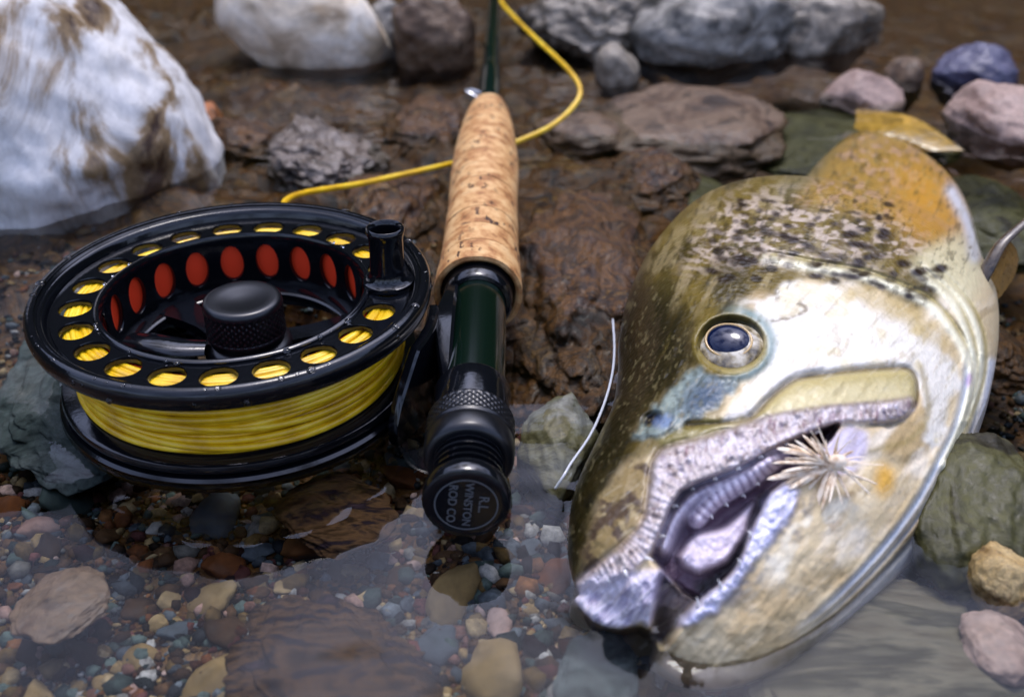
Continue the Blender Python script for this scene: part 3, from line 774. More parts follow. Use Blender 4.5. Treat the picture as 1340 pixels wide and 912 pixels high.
Lp, Rp = S[:, 0:2].copy(), S[:, 2:4].copy()
ph_ = np.linspace(0, math.pi, 181)
for _ in range(14):                        # settle the section ends so the swollen outline falls on the traced one
    C, a, b = build_sections(Lp, Rp)
    ring = C[:, None] + np.cos(ph_)[None, :, None] * a[:, None] + np.sin(ph_)[None, :, None] * b[:, None] * S[:, 6][:, None, None]
    X, Y, _z = to_px(ring); P = np.stack([X, Y], -1)
    u = S[:, 2:4] - S[:, 0:2]; u /= np.linalg.norm(u, axis=1)[:, None]
    pr = np.einsum('kij,kj->ki', P, u)
    lo = pr.min(1) - (S[:, 0:2] * u).sum(1); hi = pr.max(1) - (S[:, 2:4] * u).sum(1)
    Lp -= .7 * lo[:, None] * u; Rp -= .7 * hi[:, None] * u
C, a, b = build_sections(Lp, Rp)
# refine along the body
seg = np.r_[0, np.cumsum(np.linalg.norm(np.diff(C, axis=0), axis=1))]
K = len(S); tt = np.concatenate([np.linspace(0, 11.5, 500), np.linspace(11.5, K - 1, 130)[1:]])
def resample(A): 
    Q = np.vstack([2 * A[0] - A[1], A, 2 * A[-1] - A[-2]]); t = np.clip(tt, 0, K - 1 - 1e-6); i = t.astype(int); f = (t - i)[:, None]
    p0, p1, p2, p3 = Q[i], Q[i + 1], Q[i + 2], Q[i + 3]
    return .5 * (2 * p1 + (p2 - p0) * f + (2 * p0 - 5 * p1 + 4 * p2 - p3) * f ** 2 + (3 * p1 - p0 - 3 * p2 + p3) * f ** 3)
C2, a2, b2 = resample(C), resample(a), resample(b); w2 = resample(S[:, 6:7])[:, 0]
b2 /= np.linalg.norm(b2, axis=1)[:, None]
# rounded front end
nf = 14; q = np.linspace(math.pi / 2, 0, nf + 1)[:-1]
fr = -(C2[1] - C2[0]); fr /= np.linalg.norm(fr)
C2 = np.vstack([C2[0] + fr * 5 * np.sin(q)[:, None], C2]); a2 = np.vstack([a2[0] * (.55 + .45 * np.cos(q))[:, None], a2])
b2 = np.vstack([np.repeat(b2[:1], nf, 0), b2]); w2 = np.r_[w2[0] * np.cos(q), w2]
phi = np.r_[np.linspace(0, math.pi, 400), np.linspace(math.pi, 2 * math.pi, 46)[1:-1]]
cs, sn = np.cos(phi), np.sin(phi)
ex = 1.0
csx = np.sign(cs) * np.abs(cs) ** ex; snx = np.sign(sn) * np.abs(sn) ** ex
lowf = np.where(sn < 0, .62, 1.0)
FV = C2[:, None] + csx[None, :, None] * a2[:, None] + (snx * lowf)[None, :, None] * b2[:, None] * w2[:, None, None]
nS, nR = FV.shape[:2]

# --- sculpting and colour charts drawn over the traced side of the fish (photograph pixels)
CW, CH, OX, OY = 650, 800, 680, 120
gy, gxx = np.mgrid[0:CH, 0:CW]; PX = gxx + float(OX); PY = gy + float(OY)
def blur(A, s):
    if s <= 0: return A
    fy = np.fft.fftfreq(CH)[:, None]; fx = np.fft.rfftfreq(CW)[None, :]
    return np.fft.irfft2(np.fft.rfft2(A) * np.exp(-2 * (math.pi * s * .8) ** 2 * (fx ** 2 + fy ** 2)), s=A.shape)
def poly(pts, s=2, rag=0, seed=0, rs=12):
    x, y = PX, PY
    if rag:
        x = PX + rag * fbm2(PX / rs, PY / rs, 3, seed); y = PY + rag * fbm2(PX / rs, PY / rs, 3, seed + 9)
    ins = np.zeros(PX.shape, bool); p = np.asarray(pts, float)
    for k in range(len(p)):
        (x1, y1), (x2, y2) = p[k], p[(k + 1) % len(p)]
        if y1 == y2: continue
        c = ((y1 > y) != (y2 > y)) & (x < (x2 - x1) * (y - y1) / (y2 - y1) + x1); ins ^= c
    return np.clip(blur(ins.astype(float), s), 0, 1)
def dist(pts):
    p = smooth_path(np.c_[np.asarray(pts, float), np.zeros(len(pts))], max(12, 5 * len(pts)))[:, :2]
    D = np.full(PX.shape, 1e9)
    for (x1, y1), (x2, y2) in zip(p[:-1], p[1:]):
        dx, dy = x2 - x1, y2 - y1; l2 = dx * dx + dy * dy + 1e-9
        t = np.clip(((PX - x1) * dx + (PY - y1) * dy) / l2, 0, 1)
        D = np.minimum(D, np.hypot(PX - x1 - t * dx, PY - y1 - t * dy))
    return D
def along(pts):
    p = smooth_path(np.c_[np.asarray(pts, float), np.zeros(len(pts))], 6 * len(pts))[:, :2]
    D = np.full(PX.shape, 1e9); A = np.zeros(PX.shape); acc = 0.
    for (x1, y1), (x2, y2) in zip(p[:-1], p[1:]):
        dx, dy = x2 - x1, y2 - y1; l = math.hypot(dx, dy) + 1e-9
        t = np.clip(((PX - x1) * dx + (PY - y1) * dy) / l ** 2, 0, 1); d = np.hypot(PX - x1 - t * dx, PY - y1 - t * dy)
        A = np.where(d < D, acc + t * l, A); D = np.minimum(D, d); acc += l
    return A
def stroke(pts, wd): return np.exp(-(dist(pts) / wd) ** 2)
def ell(cx, cy, rx, ry, rot=0, soft=.25):
    c, s = math.cos(rot), math.sin(rot); dx, dy = PX - cx, PY - cy
    r = np.hypot((dx * c + dy * s) / rx, (-dx * s + dy * c) / ry)
    return 1 - sstep(1 - soft, 1 + soft, r)
def spot(cx, cy, rx, ry, rot, soft, col, amt):
    R_ = int(max(rx, ry) * 1.6) + 3; i0, j0 = max(0, int(cy - OY) - R_), max(0, int(cx - OX) - R_); sl = (slice(i0, i0 + 2 * R_ + 1), slice(j0, j0 + 2 * R_ + 1))
    c, s = math.cos(rot), math.sin(rot); dx, dy = PX[sl] - cx, PY[sl] - cy
    m_ = ((1 - sstep(1 - soft, 1 + soft, np.hypot((dx * c + dy * s) / rx, (-dx * s + dy * c) / ry))) * amt)[..., None]
    Cc[sl] = Cc[sl] * (1 - m_) + lin(col) * m_
def cn(sx, sy, seed, octv=4, rot=0):
    c, s = math.cos(rot), math.sin(rot); X = PX * c + PY * s; Y = -PX * s + PY * c
    return fbm2(X / sx, Y / sy, octv, seed)

gum_out = [(743, 771), (760, 754), (788, 734), (814, 714), (834, 694), (845, 671), (850, 640), (855, 605), (872, 585), (920, 573), (960, 560), (1000, 546), (1040, 538), (1090, 531), (1150, 526), (1192, 520)]
gum_in = [(1197, 535), (1182, 549), (1150, 554), (1110, 551), (1060, 567), (1014, 586), (968, 611), (917, 630), (891, 643), (877, 665), (862, 702), (848, 728), (825, 748), (790, 765)]
GUM = poly(gum_out + gum_in, 3)
LOBE = poly([(738, 775), (770, 755), (830, 748), (872, 738), (900, 700), (905, 725), (880, 765), (862, 790), (852, 824), (838, 815), (808, 824), (778, 817), (755, 795)], 4, 6, 3)
cav = [(852, 728), (862, 702), (877, 665), (891, 643), (917, 630), (968, 611), (1014, 586), (1060, 567), (1098, 554), (1088, 572), (1062, 600), (1040, 622), (1008, 645), (990, 680), (976, 714), (963, 745), (937, 769), (915, 787), (893, 774), (872, 752)]
CAV = poly(cav, 2.5)
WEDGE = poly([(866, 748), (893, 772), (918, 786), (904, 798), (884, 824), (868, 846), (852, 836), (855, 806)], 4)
LIP = poly([(880, 824), (902, 795), (937, 768), (963, 744), (976, 712), (990, 678), (1008, 643), (1024, 630), (1046, 640), (1040, 672), (1020, 699), (1002, 722), (980, 741), (960, 772), (936, 800), (915, 811)], 3, 5, 7)
FLAP = poly([(1062, 600), (1085, 572), (1112, 556), (1136, 566), (1134, 590), (1118, 616), (1090, 622)], 4)
TONG = poly([(886, 728), (908, 700), (948, 690), (988, 655), (975, 700), (952, 735), (915, 750), (895, 742)], 4)
PALR = stroke([(912, 680), (935, 655), (980, 628), (1022, 596)], 13)
MEMB = stroke([(868, 715), (885, 675), (912, 645), (960, 622), (1005, 600)], 12)
maxl = [(925, 560), (954, 553), (984, 546), (1008, 522), (1040, 498), (1076, 491), (1125, 485), (1173, 482), (1190, 484), (1199, 497), (1200, 520), (1190, 541), (1168, 555), (1150, 526), (1090, 531), (1040, 538), (1000, 546), (960, 560)]
MAX = poly(maxl, 2)
max_line = [(900, 556), (954, 553), (984, 546), (1008, 522), (1040, 498), (1076, 491), (1125, 485), (1173, 482), (1190, 484), (1199, 497), (1200, 522), (1190, 541), (1168, 554), (1140, 555)]

SG = along(gum_in[::-1]); RIDGE = np.sin(SG / 9.5 * 2 * math.pi + 2.2 * cn(30, 30, 91, 2)) * .5 + .5
SL = along([(880, 824), (937, 768), (976, 712), (1008, 643)]); RIDGL = np.sin(SL / 13 * 2 * math.pi + 2.5 * cn(25, 25, 92, 2)) * .5 + .5
SPR = along([(912, 680), (935, 655), (980, 628), (1022, 596)]); RIDGP = np.sin(SPR / 11 * 2 * math.pi + 1.5 * cn(25, 25, 93, 2)) * .5 + .5
FRONT = poly([(690, 740), (730, 768), (742, 782), (755, 799), (778, 820), (808, 828), (838, 820), (852, 828), (858, 846), (852, 870), (830, 915), (690, 915)], 4)
# depth chart, mm, positive = into the fish
D = np.zeros(PX.shape)
D += 14 * CAV * (1 - .62 * np.clip(MEMB, 0, 1)) * (1 - .0 * TONG)
D -= 8.5 * CAV * np.clip(PALR, 0, 1) ** 1.2 * .9
D -= 5.5 * CAV * TONG + .8 * CAV * TONG * cn(14, 14, 94, 3)
D += 13 * WEDGE * (1 - .4 * CAV)
teeth_ph = cn(7, 7, 4, 2)
D -= 1.5 * GUM + GUM * (.35 * RIDGE + 1.1 * cn(11, 11, 6, 3))
D -= 1.0 * LOBE + LOBE * (1.3 * cn(9, 30, 8, 3, .75) + .5 * cn(5, 8, 9, 2))
D -= 1.4 * LIP + LIP * (.3 * RIDGL + 1.0 * cn(9, 9, 12, 3))
D -= .6 * CAV * np.clip(PALR, 0, 1) * RIDGP
D += 2.0 * FLAP * CAV
D -= 1.1 * MAX
D += 1.5 * stroke(max_line, 4.5)
D -= .9 * stroke([(x - 3, y - 12) for x, y in max_line[2:9]], 6)
D += 1.2 * stroke(gum_out[:12], 5)
# gill-cover ridges
op1 = [(1000, 338), (1020, 341), (1071, 351), (1123, 360), (1178, 379), (1217, 400), (1245, 432), (1263, 465), (1272, 500), (1262, 550)]
op2 = [(1198, 353), (1241, 390), (1261, 426), (1273, 465), (1275, 505), (1258, 556), (1235, 607)]
op3 = [(1217, 352), (1257, 392), (1278, 430), (1285, 468), (1281, 508), (1262, 560), (1238, 612)]
for o_, s_ in ((op1, .9), (op2, .8), (op3, .8)):
    D -= s_ * 1.6 * stroke(o_, 6); D += s_ * 2.0 * stroke([(x + 5, y - 6) for x, y in o_], 4)
br = [[(1288 - k * 9, 470 - k * 4), (1276 - k * 10, 545), (1250 - k * 11, 612 - k * 3), (1212 - k * 11, 682 - k * 5), (1150 - k * 9, 755 - k * 6), (1080 - k * 7, 818 - k * 6), (1000 - k * 6, 866 - k * 5)] for k in range(3)]
BF = sstep(1010, 1150, PX)
for k, o_ in enumerate(br): D += BF * ((1.6, 1.3, .9)[k] * stroke(o_, 4.5) - .8 * stroke([(x - 6, y - 4) for x, y in o_], 5))
# eye socket, nostril, brow
EYE = (957, 450)
er = np.hypot((PX - EYE[0]) / 1.0, (PY - EYE[1]) / .84)
D -= 1.7 * np.exp(-((er - 49) / 8) ** 2); D += 4.2 * (1 - sstep(36, 47, er))
D += 3.0 * ell(853, 549, 13, 9, -.5, .5); D -= .9 * stroke([(830, 566), (858, 566), (880, 552), (884, 535)], 5)
LAC = poly([(918, 478), (940, 495), (968, 497), (955, 517), (925, 542), (890, 560), (858, 573), (830, 573), (848, 545), (868, 522), (888, 494)], 3, 8, 5)
D -= .5 * LAC
D += .25 * GUM * cn(4, 9, 24, 2, .3) + .25 * LIP * cn(4, 7, 25, 2, .3)
D += .6 * cn(60, 60, 21, 3) + .3 * cn(16, 16, 22, 3) + .22 * cn(7, 22, 23, 2, .6)
D += .9 * stroke([(1135, 600), (1180, 610), (1215, 590)], 9)

# colour chart
Cc = np.empty(PX.shape + (3,)); Cc[:] = lin('#b9b294')
def lay(mask, col, amt=1.0):
    global Cc
    m_ = np.clip(mask * amt, 0, 1)[..., None]; Cc = Cc * (1 - m_) + (lin(col) if isinstance(col, str) else col) * m_
# cream jaw and throat
lay(np.ones(PX.shape), '#cfbb92')
lay(sstep(.0, .5, cn(70, 70, 31)), '#b39766', .7)
lay(sstep(.1, .5, cn(40, 90, 33, 4, .7)), '#ecdfc6', .85)
lay(sstep(.25, .5, cn(22, 40, 34, 4, .9)), '#8a744e', .5)
# back: olive brown
back = [(700, 900), (760, 742), (775, 690), (795, 635), (828, 600), (862, 588), (930, 566), (952, 550), (925, 545), (975, 505), (995, 490), (1012, 450), (1000, 418), (960, 402), (1005, 380), (1060, 362), (1150, 380), (1205, 400), (1236, 380), (1300, 330), (1340, 100), (700, 60)]
BACK = poly(back, 5, 16, 41, 30)
lay(BACK, '#6b5a26')
lay(BACK * sstep(-.1, .35, cn(26, 60, 43, 4, .8)), '#3d3414', .9)
lay(BACK * sstep(.05, .4, cn(12, 40, 44, 4, .5)), '#94835a', .6)
# dark forehead towards the water
fore = poly([(690, 900), (757, 748), (775, 690), (795, 635), (830, 598), (850, 560), (880, 500), (915, 455), (905, 415), (860, 400), (840, 360), (780, 330), (640, 500)], 18, 20, 45, 40)
lay(fore, '#201a07', 1.)
lay(fore * sstep(0, .4, cn(9, 60, 46, 4, .45)), '#1c1805', .9)
lay(fore * sstep(.15, .45, cn(14, 70, 47, 4, .45)), '#54491f', .5)
lay(poly([(838, 560), (880, 590), (960, 560), (1000, 530), (960, 548), (930, 545), (880, 570)], 4, 8, 48), '#7b7238', .8)
# white cheek
CHK = poly([(985, 425), (1000, 398), (960, 408), (975, 396), (1010, 395), (1030, 372), (1085, 366), (1130, 376), (1190, 405), (1230, 440), (1250, 500), (1240, 560), (1215, 590), (1203, 500), (1185, 478), (1076, 485), (1040, 492), (1005, 517), (980, 542), (940, 548), (985, 505), (1008, 470)], 3, 14, 51, 22)
lay(CHK, '#e4ddcc'); lay(CHK * sstep(.1, .45, cn(24, 24, 52)), '#d9caa0', .7); lay(CHK * sstep(.3, .5, cn(7, 16, 59, 3, .4)), '#b5a684', .5)
lay(stroke([(1010, 388), (1040, 395), (1055, 405), (1035, 415), (1010, 420)], 3) * sstep(-.2, .3, cn(8, 8, 53)), '#6b5c44', .8)
lay(poly([(1085, 368), (1130, 372), (1210, 410), (1240, 450), (1225, 455), (1170, 415), (1110, 392)], 6, 10, 54), '#b39a5e', .75)
# maxilla plate, gums, lips
lay(MAX, '#c9bb8c'); lay(MAX * sstep(.1, .4, cn(14, 14, 55)), '#bfae7c', .5)
lay(MAX * stroke([(x, y + 9) for x, y in max_line[2:11]], 9), '#a8975a', .7)
lay(stroke(max_line, 3.2), '#5d4e28', .85)
lay(stroke([(x, y - 9) for x, y in max_line[1:6]], 4), '#8b8a88', .7)
snt = poly([(862, 592), (850, 645), (833, 690), (790, 732), (766, 757), (756, 742), (772, 695), (790, 645), (822, 606)], 4, 8, 56)
lay(snt, '#8c784e'); lay(snt * sstep(.0, .3, cn(18, 18, 57)), '#42322a', .85); lay(snt * sstep(.2, .4, cn(12, 12, 58)), '#ad9a6c', .6)
gcol_ = lin('#bcaea6')
lay(GUM, gcol_); lay(GUM * sstep(.5, .1, RIDGE) * sstep(-.4, .3, cn(16, 16, 95)), '#8d7f94', .5); lay(GUM * sstep(-.1, .3, cn(10, 10, 62)), '#dcd2d2', .6)  # valleys between the gum ridges shaded darker in the colour
for k in range(26):
    t = k / 25; i = t * (len(gum_out) - 1.01); j = int(i); f = i - j
    x = gum_out[j][0] * (1 - f) + gum_out[j + 1][0] * f; y = gum_out[j][1] * (1 - f) + gum_out[j + 1][1] * f
    if x > 880: spot(x + RNG.normal() * 3, y + 8 + RNG.normal() * 3, RNG.uniform(3, 6), RNG.uniform(3, 7), 0, .6, '#5a4a48', RNG.uniform(.3, .8))
for k in range(34):
    t = RNG.uniform(.55, 1); i = t * (len(gum_out) - 1.01); j = int(i); f = i - j
    x = gum_out[j][0] * (1 - f) + gum_out[j + 1][0] * f; y = gum_out[j][1] * (1 - f) + gum_out[j + 1][1] * f
    spot(x, y + 14 + RNG.normal() * 4, 1.8, RNG.uniform(4, 8), .1, .6, '#8a6a70', RNG.uniform(.3, .7))
lay(GUM * sstep(.1, .5, cn(3.5, 9, 100, 3, .3)), '#85766e', .5); lay(GUM * sstep(.35, .55, cn(9, 9, 101, 2)), '#6a5244', .5)
lay(stroke(gum_out, 3.5), '#5d4c3c', .55)  # crease above the gum painted in as a dark shade line
lay(LOBE, '#d2cad2'); lay(LOBE * sstep(.0, .4, cn(8, 30, 63, 3, .6)), '#9a90a8', .75)
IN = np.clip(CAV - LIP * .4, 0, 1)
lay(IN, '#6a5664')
lay(poly([(905, 765), (940, 745), (965, 700), (995, 645), (1010, 640), (990, 680), (965, 742), (918, 787)], 6), '#0e080c', 1.)  # deep shade inside the open mouth painted near black
lay(IN * np.clip(MEMB, 0, 1), '#d8cfd8', .95); lay(IN * np.clip(MEMB, 0, 1) * sstep(.1, .4, cn(5, 30, 65, 3, -.6)), '#8f8298', .6)
lay(IN * TONG, '#d6c9d2'); lay(IN * TONG * sstep(.1, .4, cn(10, 10, 66)), '#d6ccd6', .7)
lay(IN * sstep(.35, .6, PALR), '#ddd3dc'); lay(IN * sstep(.4, .7, PALR) * sstep(.5, .1, RIDGP), '#85748c', .7)  # valleys of the palate ridge shaded in the colour too
lay(poly([(1050, 572), (1098, 553), (1075, 588), (1058, 600)], 3), '#4a1710', .8)
lay(FLAP, '#c9bfcc'); lay(FLAP * sstep(.0, .3, cn(6, 18, 68, 3, .6)), '#b5a9b4', .6)
jaw = stroke([(950, 785), (985, 752), (1015, 712), (1040, 690), (1055, 660)], 17)
lay(jaw * sstep(-.3, .3, cn(12, 12, 71)), '#77706a', .85)
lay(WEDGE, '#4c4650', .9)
lay(LIP, '#d6d2e0'); lay(LIP * sstep(.1, .4, cn(9, 9, 72)), '#b1b2d0', .7)
lay(ell(1157, 628, 13, 20, .1, .7), '#cf9a2a', .85)
lay(stroke([(1110, 650), (1060, 690), (1020, 740)], 26) * sstep(0, .4, cn(20, 40, 73, 3, .7)), '#efe6cc', .8)
lay(stroke([(1130, 640), (1095, 655), (1090, 690)], 8) * sstep(-.2, .3, cn(9, 9, 74)), '#8a6f4c', .6)
lay(sstep(.25, .55, cn(5, 34, 96, 3, .75)) * (1 - BACK) * (1 - GUM) * (1 - CAV), '#7d6c44', .3)
lay(sstep(.3, .6, cn(4, 26, 97, 3, .95)) * (1 - BACK) * (1 - GUM) * (1 - CAV), '#ddd5bf', .2)
lay(stroke([(1205, 480), (1215, 540), (1190, 575), (1140, 590)], 5), '#8f7d4a', .6)
lay(FRONT, '#6b6252', .9)
# throat membrane
for k, o_ in enumerate(br): lay(BF * stroke(o_, 3.0), '#6f7a86', .8)
lay(BF * stroke([(x + 9, y + 5) for x, y in br[0]], 7), '#dfe4ea', .8); lay(BF * stroke([(x - 10, y - 5) for x, y in br[1]], 6), '#c3ccd6', .6)
for o_ in (op1, op2, op3):
    lay(stroke(o_, 5.5), '#f2ecca', .95); lay(stroke([(x + 5, y - 7) for x, y in o_], 3), '#9a8a4a', .7)  # grooves beside the pale ridges painted darker as crease shade
lay(ell(1268, 497, 4, 9, .2, .6), '#9a6aa8', .6)
# eye surround and grey-blue lachrymal patch
lay(LAC, '#76827a'); lay(LAC * ell(925, 520, 34, 22, -.6, .8), '#3f4e60', .9); lay(LAC * sstep(.15, .45, cn(12, 12, 81)), '#98a294', .6); lay(LAC * sstep(.2, .4, cn(9, 9, 89)), '#4c5146', .6)
lay(np.exp(-((er - 52) / 9) ** 2) * sstep(930, 985, PX) , '#7f9694', .8); lay(np.exp(-((er - 43) / 5) ** 2), '#a8964e', .8)
lay(np.exp(-((er - 46) / 7) ** 2) * (PX < 945), '#6a5a1e', .7); lay(1 - sstep(30, 40, er), '#201a10')
lay(ell(853, 549, 12, 8, -.5, .4), '#0e0c12'); lay(ell(868, 551, 12, 9, -.4, .6), '#7f93b8', .7)
lay(ell(770, 655, 7, 11, .3, .6), '#14120c', .6)
# shoulder and flank
sh = poly([(890, 360), (920, 285), (1000, 250), (1080, 240), (1180, 260), (1260, 330), (1215, 350), (1130, 345), (1050, 335), (980, 345)], 14, 14, 82, 30)
lay(sh * sstep(-.1, .3, cn(11, 5, 83, 2, .12)), '#c0ae9c', .75); lay(sh * sstep(.1, .4, cn(10, 5, 84, 2, .12)), '#5d4c26', .75)
rear = poly([(1040, 262), (1090, 180), (1140, 150), (1220, 190), (1290, 290), (1250, 345), (1180, 290)], 8)
lay(rear, '#9c7a36', .85); lay(rear * sstep(0, .5, cn(8, 6, 85, 2)), '#b8978a', .4); lay(rear * sstep(.1, .5, cn(6, 5, 86, 2)), '#5f4c22', .5)
lay(poly([(1175, 215), (1215, 205), (1262, 290), (1270, 330), (1235, 318), (1190, 305), (1172, 262)], 26, 14, 87), '#b9842a', .9)
lay(poly([(1205, 330), (1262, 300), (1290, 360), (1270, 400), (1240, 380), (1190, 345)], 9), '#cfc49a', .9)
lay(stroke([(1245, 250), (1268, 295), (1276, 335)], 9), '#c2c3c4', .9)
lay(poly([(1000, 262), (1080, 185), (1105, 175), (1060, 250)], 10), '#6f6644', .7)
lay(BACK * sstep(.2, .5, cn(4, 9, 102, 3, .4)), '#2e260d', .55); lay(BACK * sstep(.3, .55, cn(3, 7, 103, 2, .4)), '#8f8258', .3)
# spots
sp_n = 0
for _ in range(900):
    x, y = RNG.uniform(930, 1240), RNG.uniform(262, 400)
    top = 300 + .2 * max(0, x - 1000); bot = 355 + .25 * max(0, x - 1040)
    if y > bot + RNG.normal() * 6 or y < 262 or RNG.random() > .17: continue
    if x > 1165 and y < 335: continue
    k = 1 if y > 300 else .7
    spot(x, y, RNG.uniform(5, 11) * k, RNG.uniform(3, 5) * k, RNG.normal() * .15 + .1, .55, '#24170e', RNG.uniform(.6, 1)); sp_n += 1
for x, y in ((975, 345), (990, 365), (955, 363), (1010, 352), (940, 330)):
    lay(ell(x, y, 8, 5, .1, .3), '#21180d', .9)

# --- apply charts
X, Y, Z = to_px(FV)
def chart(A):
    x = np.clip(X - OX, 0, CW - 1.001); y = np.clip(Y - OY, 0, CH - 1.001)
    i, j = y.astype(int), x.astype(int); fy, fx = y - i, x - j
    if A.ndim == 3: fy, fx = fy[..., None], fx[..., None]
    return A[i, j] * (1 - fy) * (1 - fx) + A[i + 1, j] * fy * (1 - fx) + A[i, j + 1] * (1 - fy) * fx + A[i + 1, j + 1] * fy * fx
wt = sstep(0.0, .25, sn)[None, :]
rd = FV - CAMP; rd /= np.linalg.norm(rd, axis=-1, keepdims=True)
FV2 = FV + rd * (chart(D) * wt + 16 * chart(FRONT))[..., None]
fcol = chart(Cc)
under = sstep(0, -.3, sn)[None, :, None]
fcol = fcol * (1 - under) + lin('#b9b4a0') * under
idx = np.arange(nS * nR).reshape(nS, nR); nx = np.roll(idx, -1, 1)
FF = np.stack([idx[:-1], idx[1:], nx[1:], nx[:-1]], -1).reshape(-1, 4)
trout = empty('brown_trout', 'large brown trout lying on its side with open mouth, half under water', 'fish', tuple(C2[nS // 2]))
def toff(V): return np.asarray(V, float) - C2[nS // 2]
M_fish = mat('trout_skin', rough=.28, coat=.0, spec=.32)
af = N(M_fish, 'ShaderNodeAttribute', attribute_name='col')
tcf = N(M_fish, 'ShaderNodeTexCoord')
nf1 = N(M_fish, 'ShaderNodeTexNoise', Scale=900., Detail=5., Roughness=.7); L(M_fish, tcf.outputs['Object'], nf1.inputs['Vector'])
rf = ramp(M_fish, [(.3, .9), (.7, 1.04)]); L(M_fish, nf1.outputs[0], rf.inputs[0])
mf = N(M_fish, 'ShaderNodeMix', data_type='RGBA', blend_type='MULTIPLY'); mf.inputs[0].default_value = 1
L(M_fish, af.outputs['Color'], mf.inputs[6]); L(M_fish, rf.outputs[0], mf.inputs[7]); L(M_fish, mf.outputs[2], bsdf(M_fish).inputs['Base Color'])
vf = N(M_fish, 'ShaderNodeTexVoronoi', Scale=620.); L(M_fish, tcf.outputs['Object'], vf.inputs['Vector'])
bf = N(M_fish, 'ShaderNodeBump'); bf.inputs['Strength'].default_value = .45; bf.inputs['Distance'].default_value = .0003; L(M_fish, vf.outputs['Distance'], bf.inputs['Height'])
bf2 = N(M_fish, 'ShaderNodeBump'); bf2.inputs['Strength'].default_value = .3; bf2.inputs['Distance'].default_value = .0003; L(M_fish, nf1.outputs[0], bf2.inputs['Height']); L(M_fish, bf.outputs[0], bf2.inputs['Normal'])
L(M_fish, bf2.outputs[0], bsdf(M_fish).inputs['Normal'])
bsdf(M_fish).inputs['Subsurface Weight'].default_value = .06; bsdf(M_fish).inputs['Subsurface Radius'].default_value = (.003, .002, .0015)
bsdf(M_fish).inputs['Subsurface Scale'].default_value = 1.0
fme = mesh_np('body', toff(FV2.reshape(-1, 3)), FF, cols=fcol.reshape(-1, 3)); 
link('body', fme, M_fish, trout)

def on_fish(px, py):
    """surface point and outward normal of the sculpted fish under a photograph pixel"""
    X2, Y2, _ = to_px(FV2); d = (X2 - px) ** 2 + (Y2 - py) ** 2; d[:, 400:] = 1e9
    i, j = np.unravel_index(np.argmin(d), d.shape); i = min(max(i, 4), nS - 5); j = min(max(j, 4), 395)
    n = np.cross(FV[i + 4, j] - FV[i - 4, j], FV[i, j + 4] - FV[i, j - 4]); n /= np.linalg.norm(n)
    if n @ (CAMP - FV[i, j]) < 0: n = -n
    return FV2[i, j], n, FV[i, j]

# eye
_, en, eb = on_fish(*EYE)
tocam = (CAMP - eb) / np.linalg.norm(CAMP - eb)
en = en * .75 + tocam * .35; en /= np.linalg.norm(en)
zc_e = (eb - CAMP) @ FWD; mmpx = zc_e / FPX
ex_ = np.cross(np.array([0, 0, 1.0]), en); ex_ /= np.linalg.norm(ex_); ey_ = np.cross(en, ex_)
base = eb - en * 2.6
def eye_cap(r, h, c, off=(0, 0), nr=14, n=48, sx=1.0):
    V = []; F = []
    for i in range(nr + 1):
        t = i / nr
        for k in range(n):
            q_ = k / n * 2 * math.pi
            p = c + (ex_ * (off[0] + r * sx * t * math.cos(q_)) + ey_ * (off[1] + r * t * math.sin(q_))) + en * h * math.sqrt(max(0, 1 - t * t * .92))
            V.append(p)
            if i and k < n: F.append([(i - 1) * n + k, (i - 1) * n + (k + 1) % n, i * n + (k + 1) % n, i * n + k])
    return toff(np.array(V)), F
M_eye = mat('silver_gold_iris', rough=.12, coat=1.)
te = N(M_eye, 'ShaderNodeTexCoord'); ne = N(M_eye, 'ShaderNodeTexNoise', Scale=350., Detail=4.); L(M_eye, te.outputs['Object'], ne.inputs['Vector'])
re_ = ramp(M_eye, [(.35, lin('#4a4028')), (.5, lin('#94876a')), (.65, lin('#c9c0aa'))]); L(M_eye, ne.outputs[0], re_.inputs[0]); L(M_eye, re_.outputs[0], bsdf(M_eye).inputs['Base Color'])
M_pup = mat('blue_black_pupil', (.002, .006, .028), rough=.06, coat=0., spec=.35)
M_gold = mat('gold_eye_ring', lin('#a8874a'), rough=.25, coat=.6)
eye = link('eye', MB().add(*eye_cap(7.2, 3.4, base)).mesh('eye', crease=None), M_eye, trout)
link('pupil', MB().add(*eye_cap(4.4, 1.6, base + en * 2.2, (-.9, .6), sx=1.14)).mesh('pupil', crease=None), M_pup, eye)
q_ = np.linspace(0, 2 * math.pi, 64, endpoint=False)
link('iris_ring', MB().add(*tube(toff(base + en * 2.55 + np.cos(q_)[:, None] * ex_ * 5.3 + np.sin(q_)[:, None] * ey_ * 4.6 + (-.9 * ex_ + .6 * ey_)), .32, 8, closed=True)).mesh('iris_ring', crease=None), M_gold, eye)

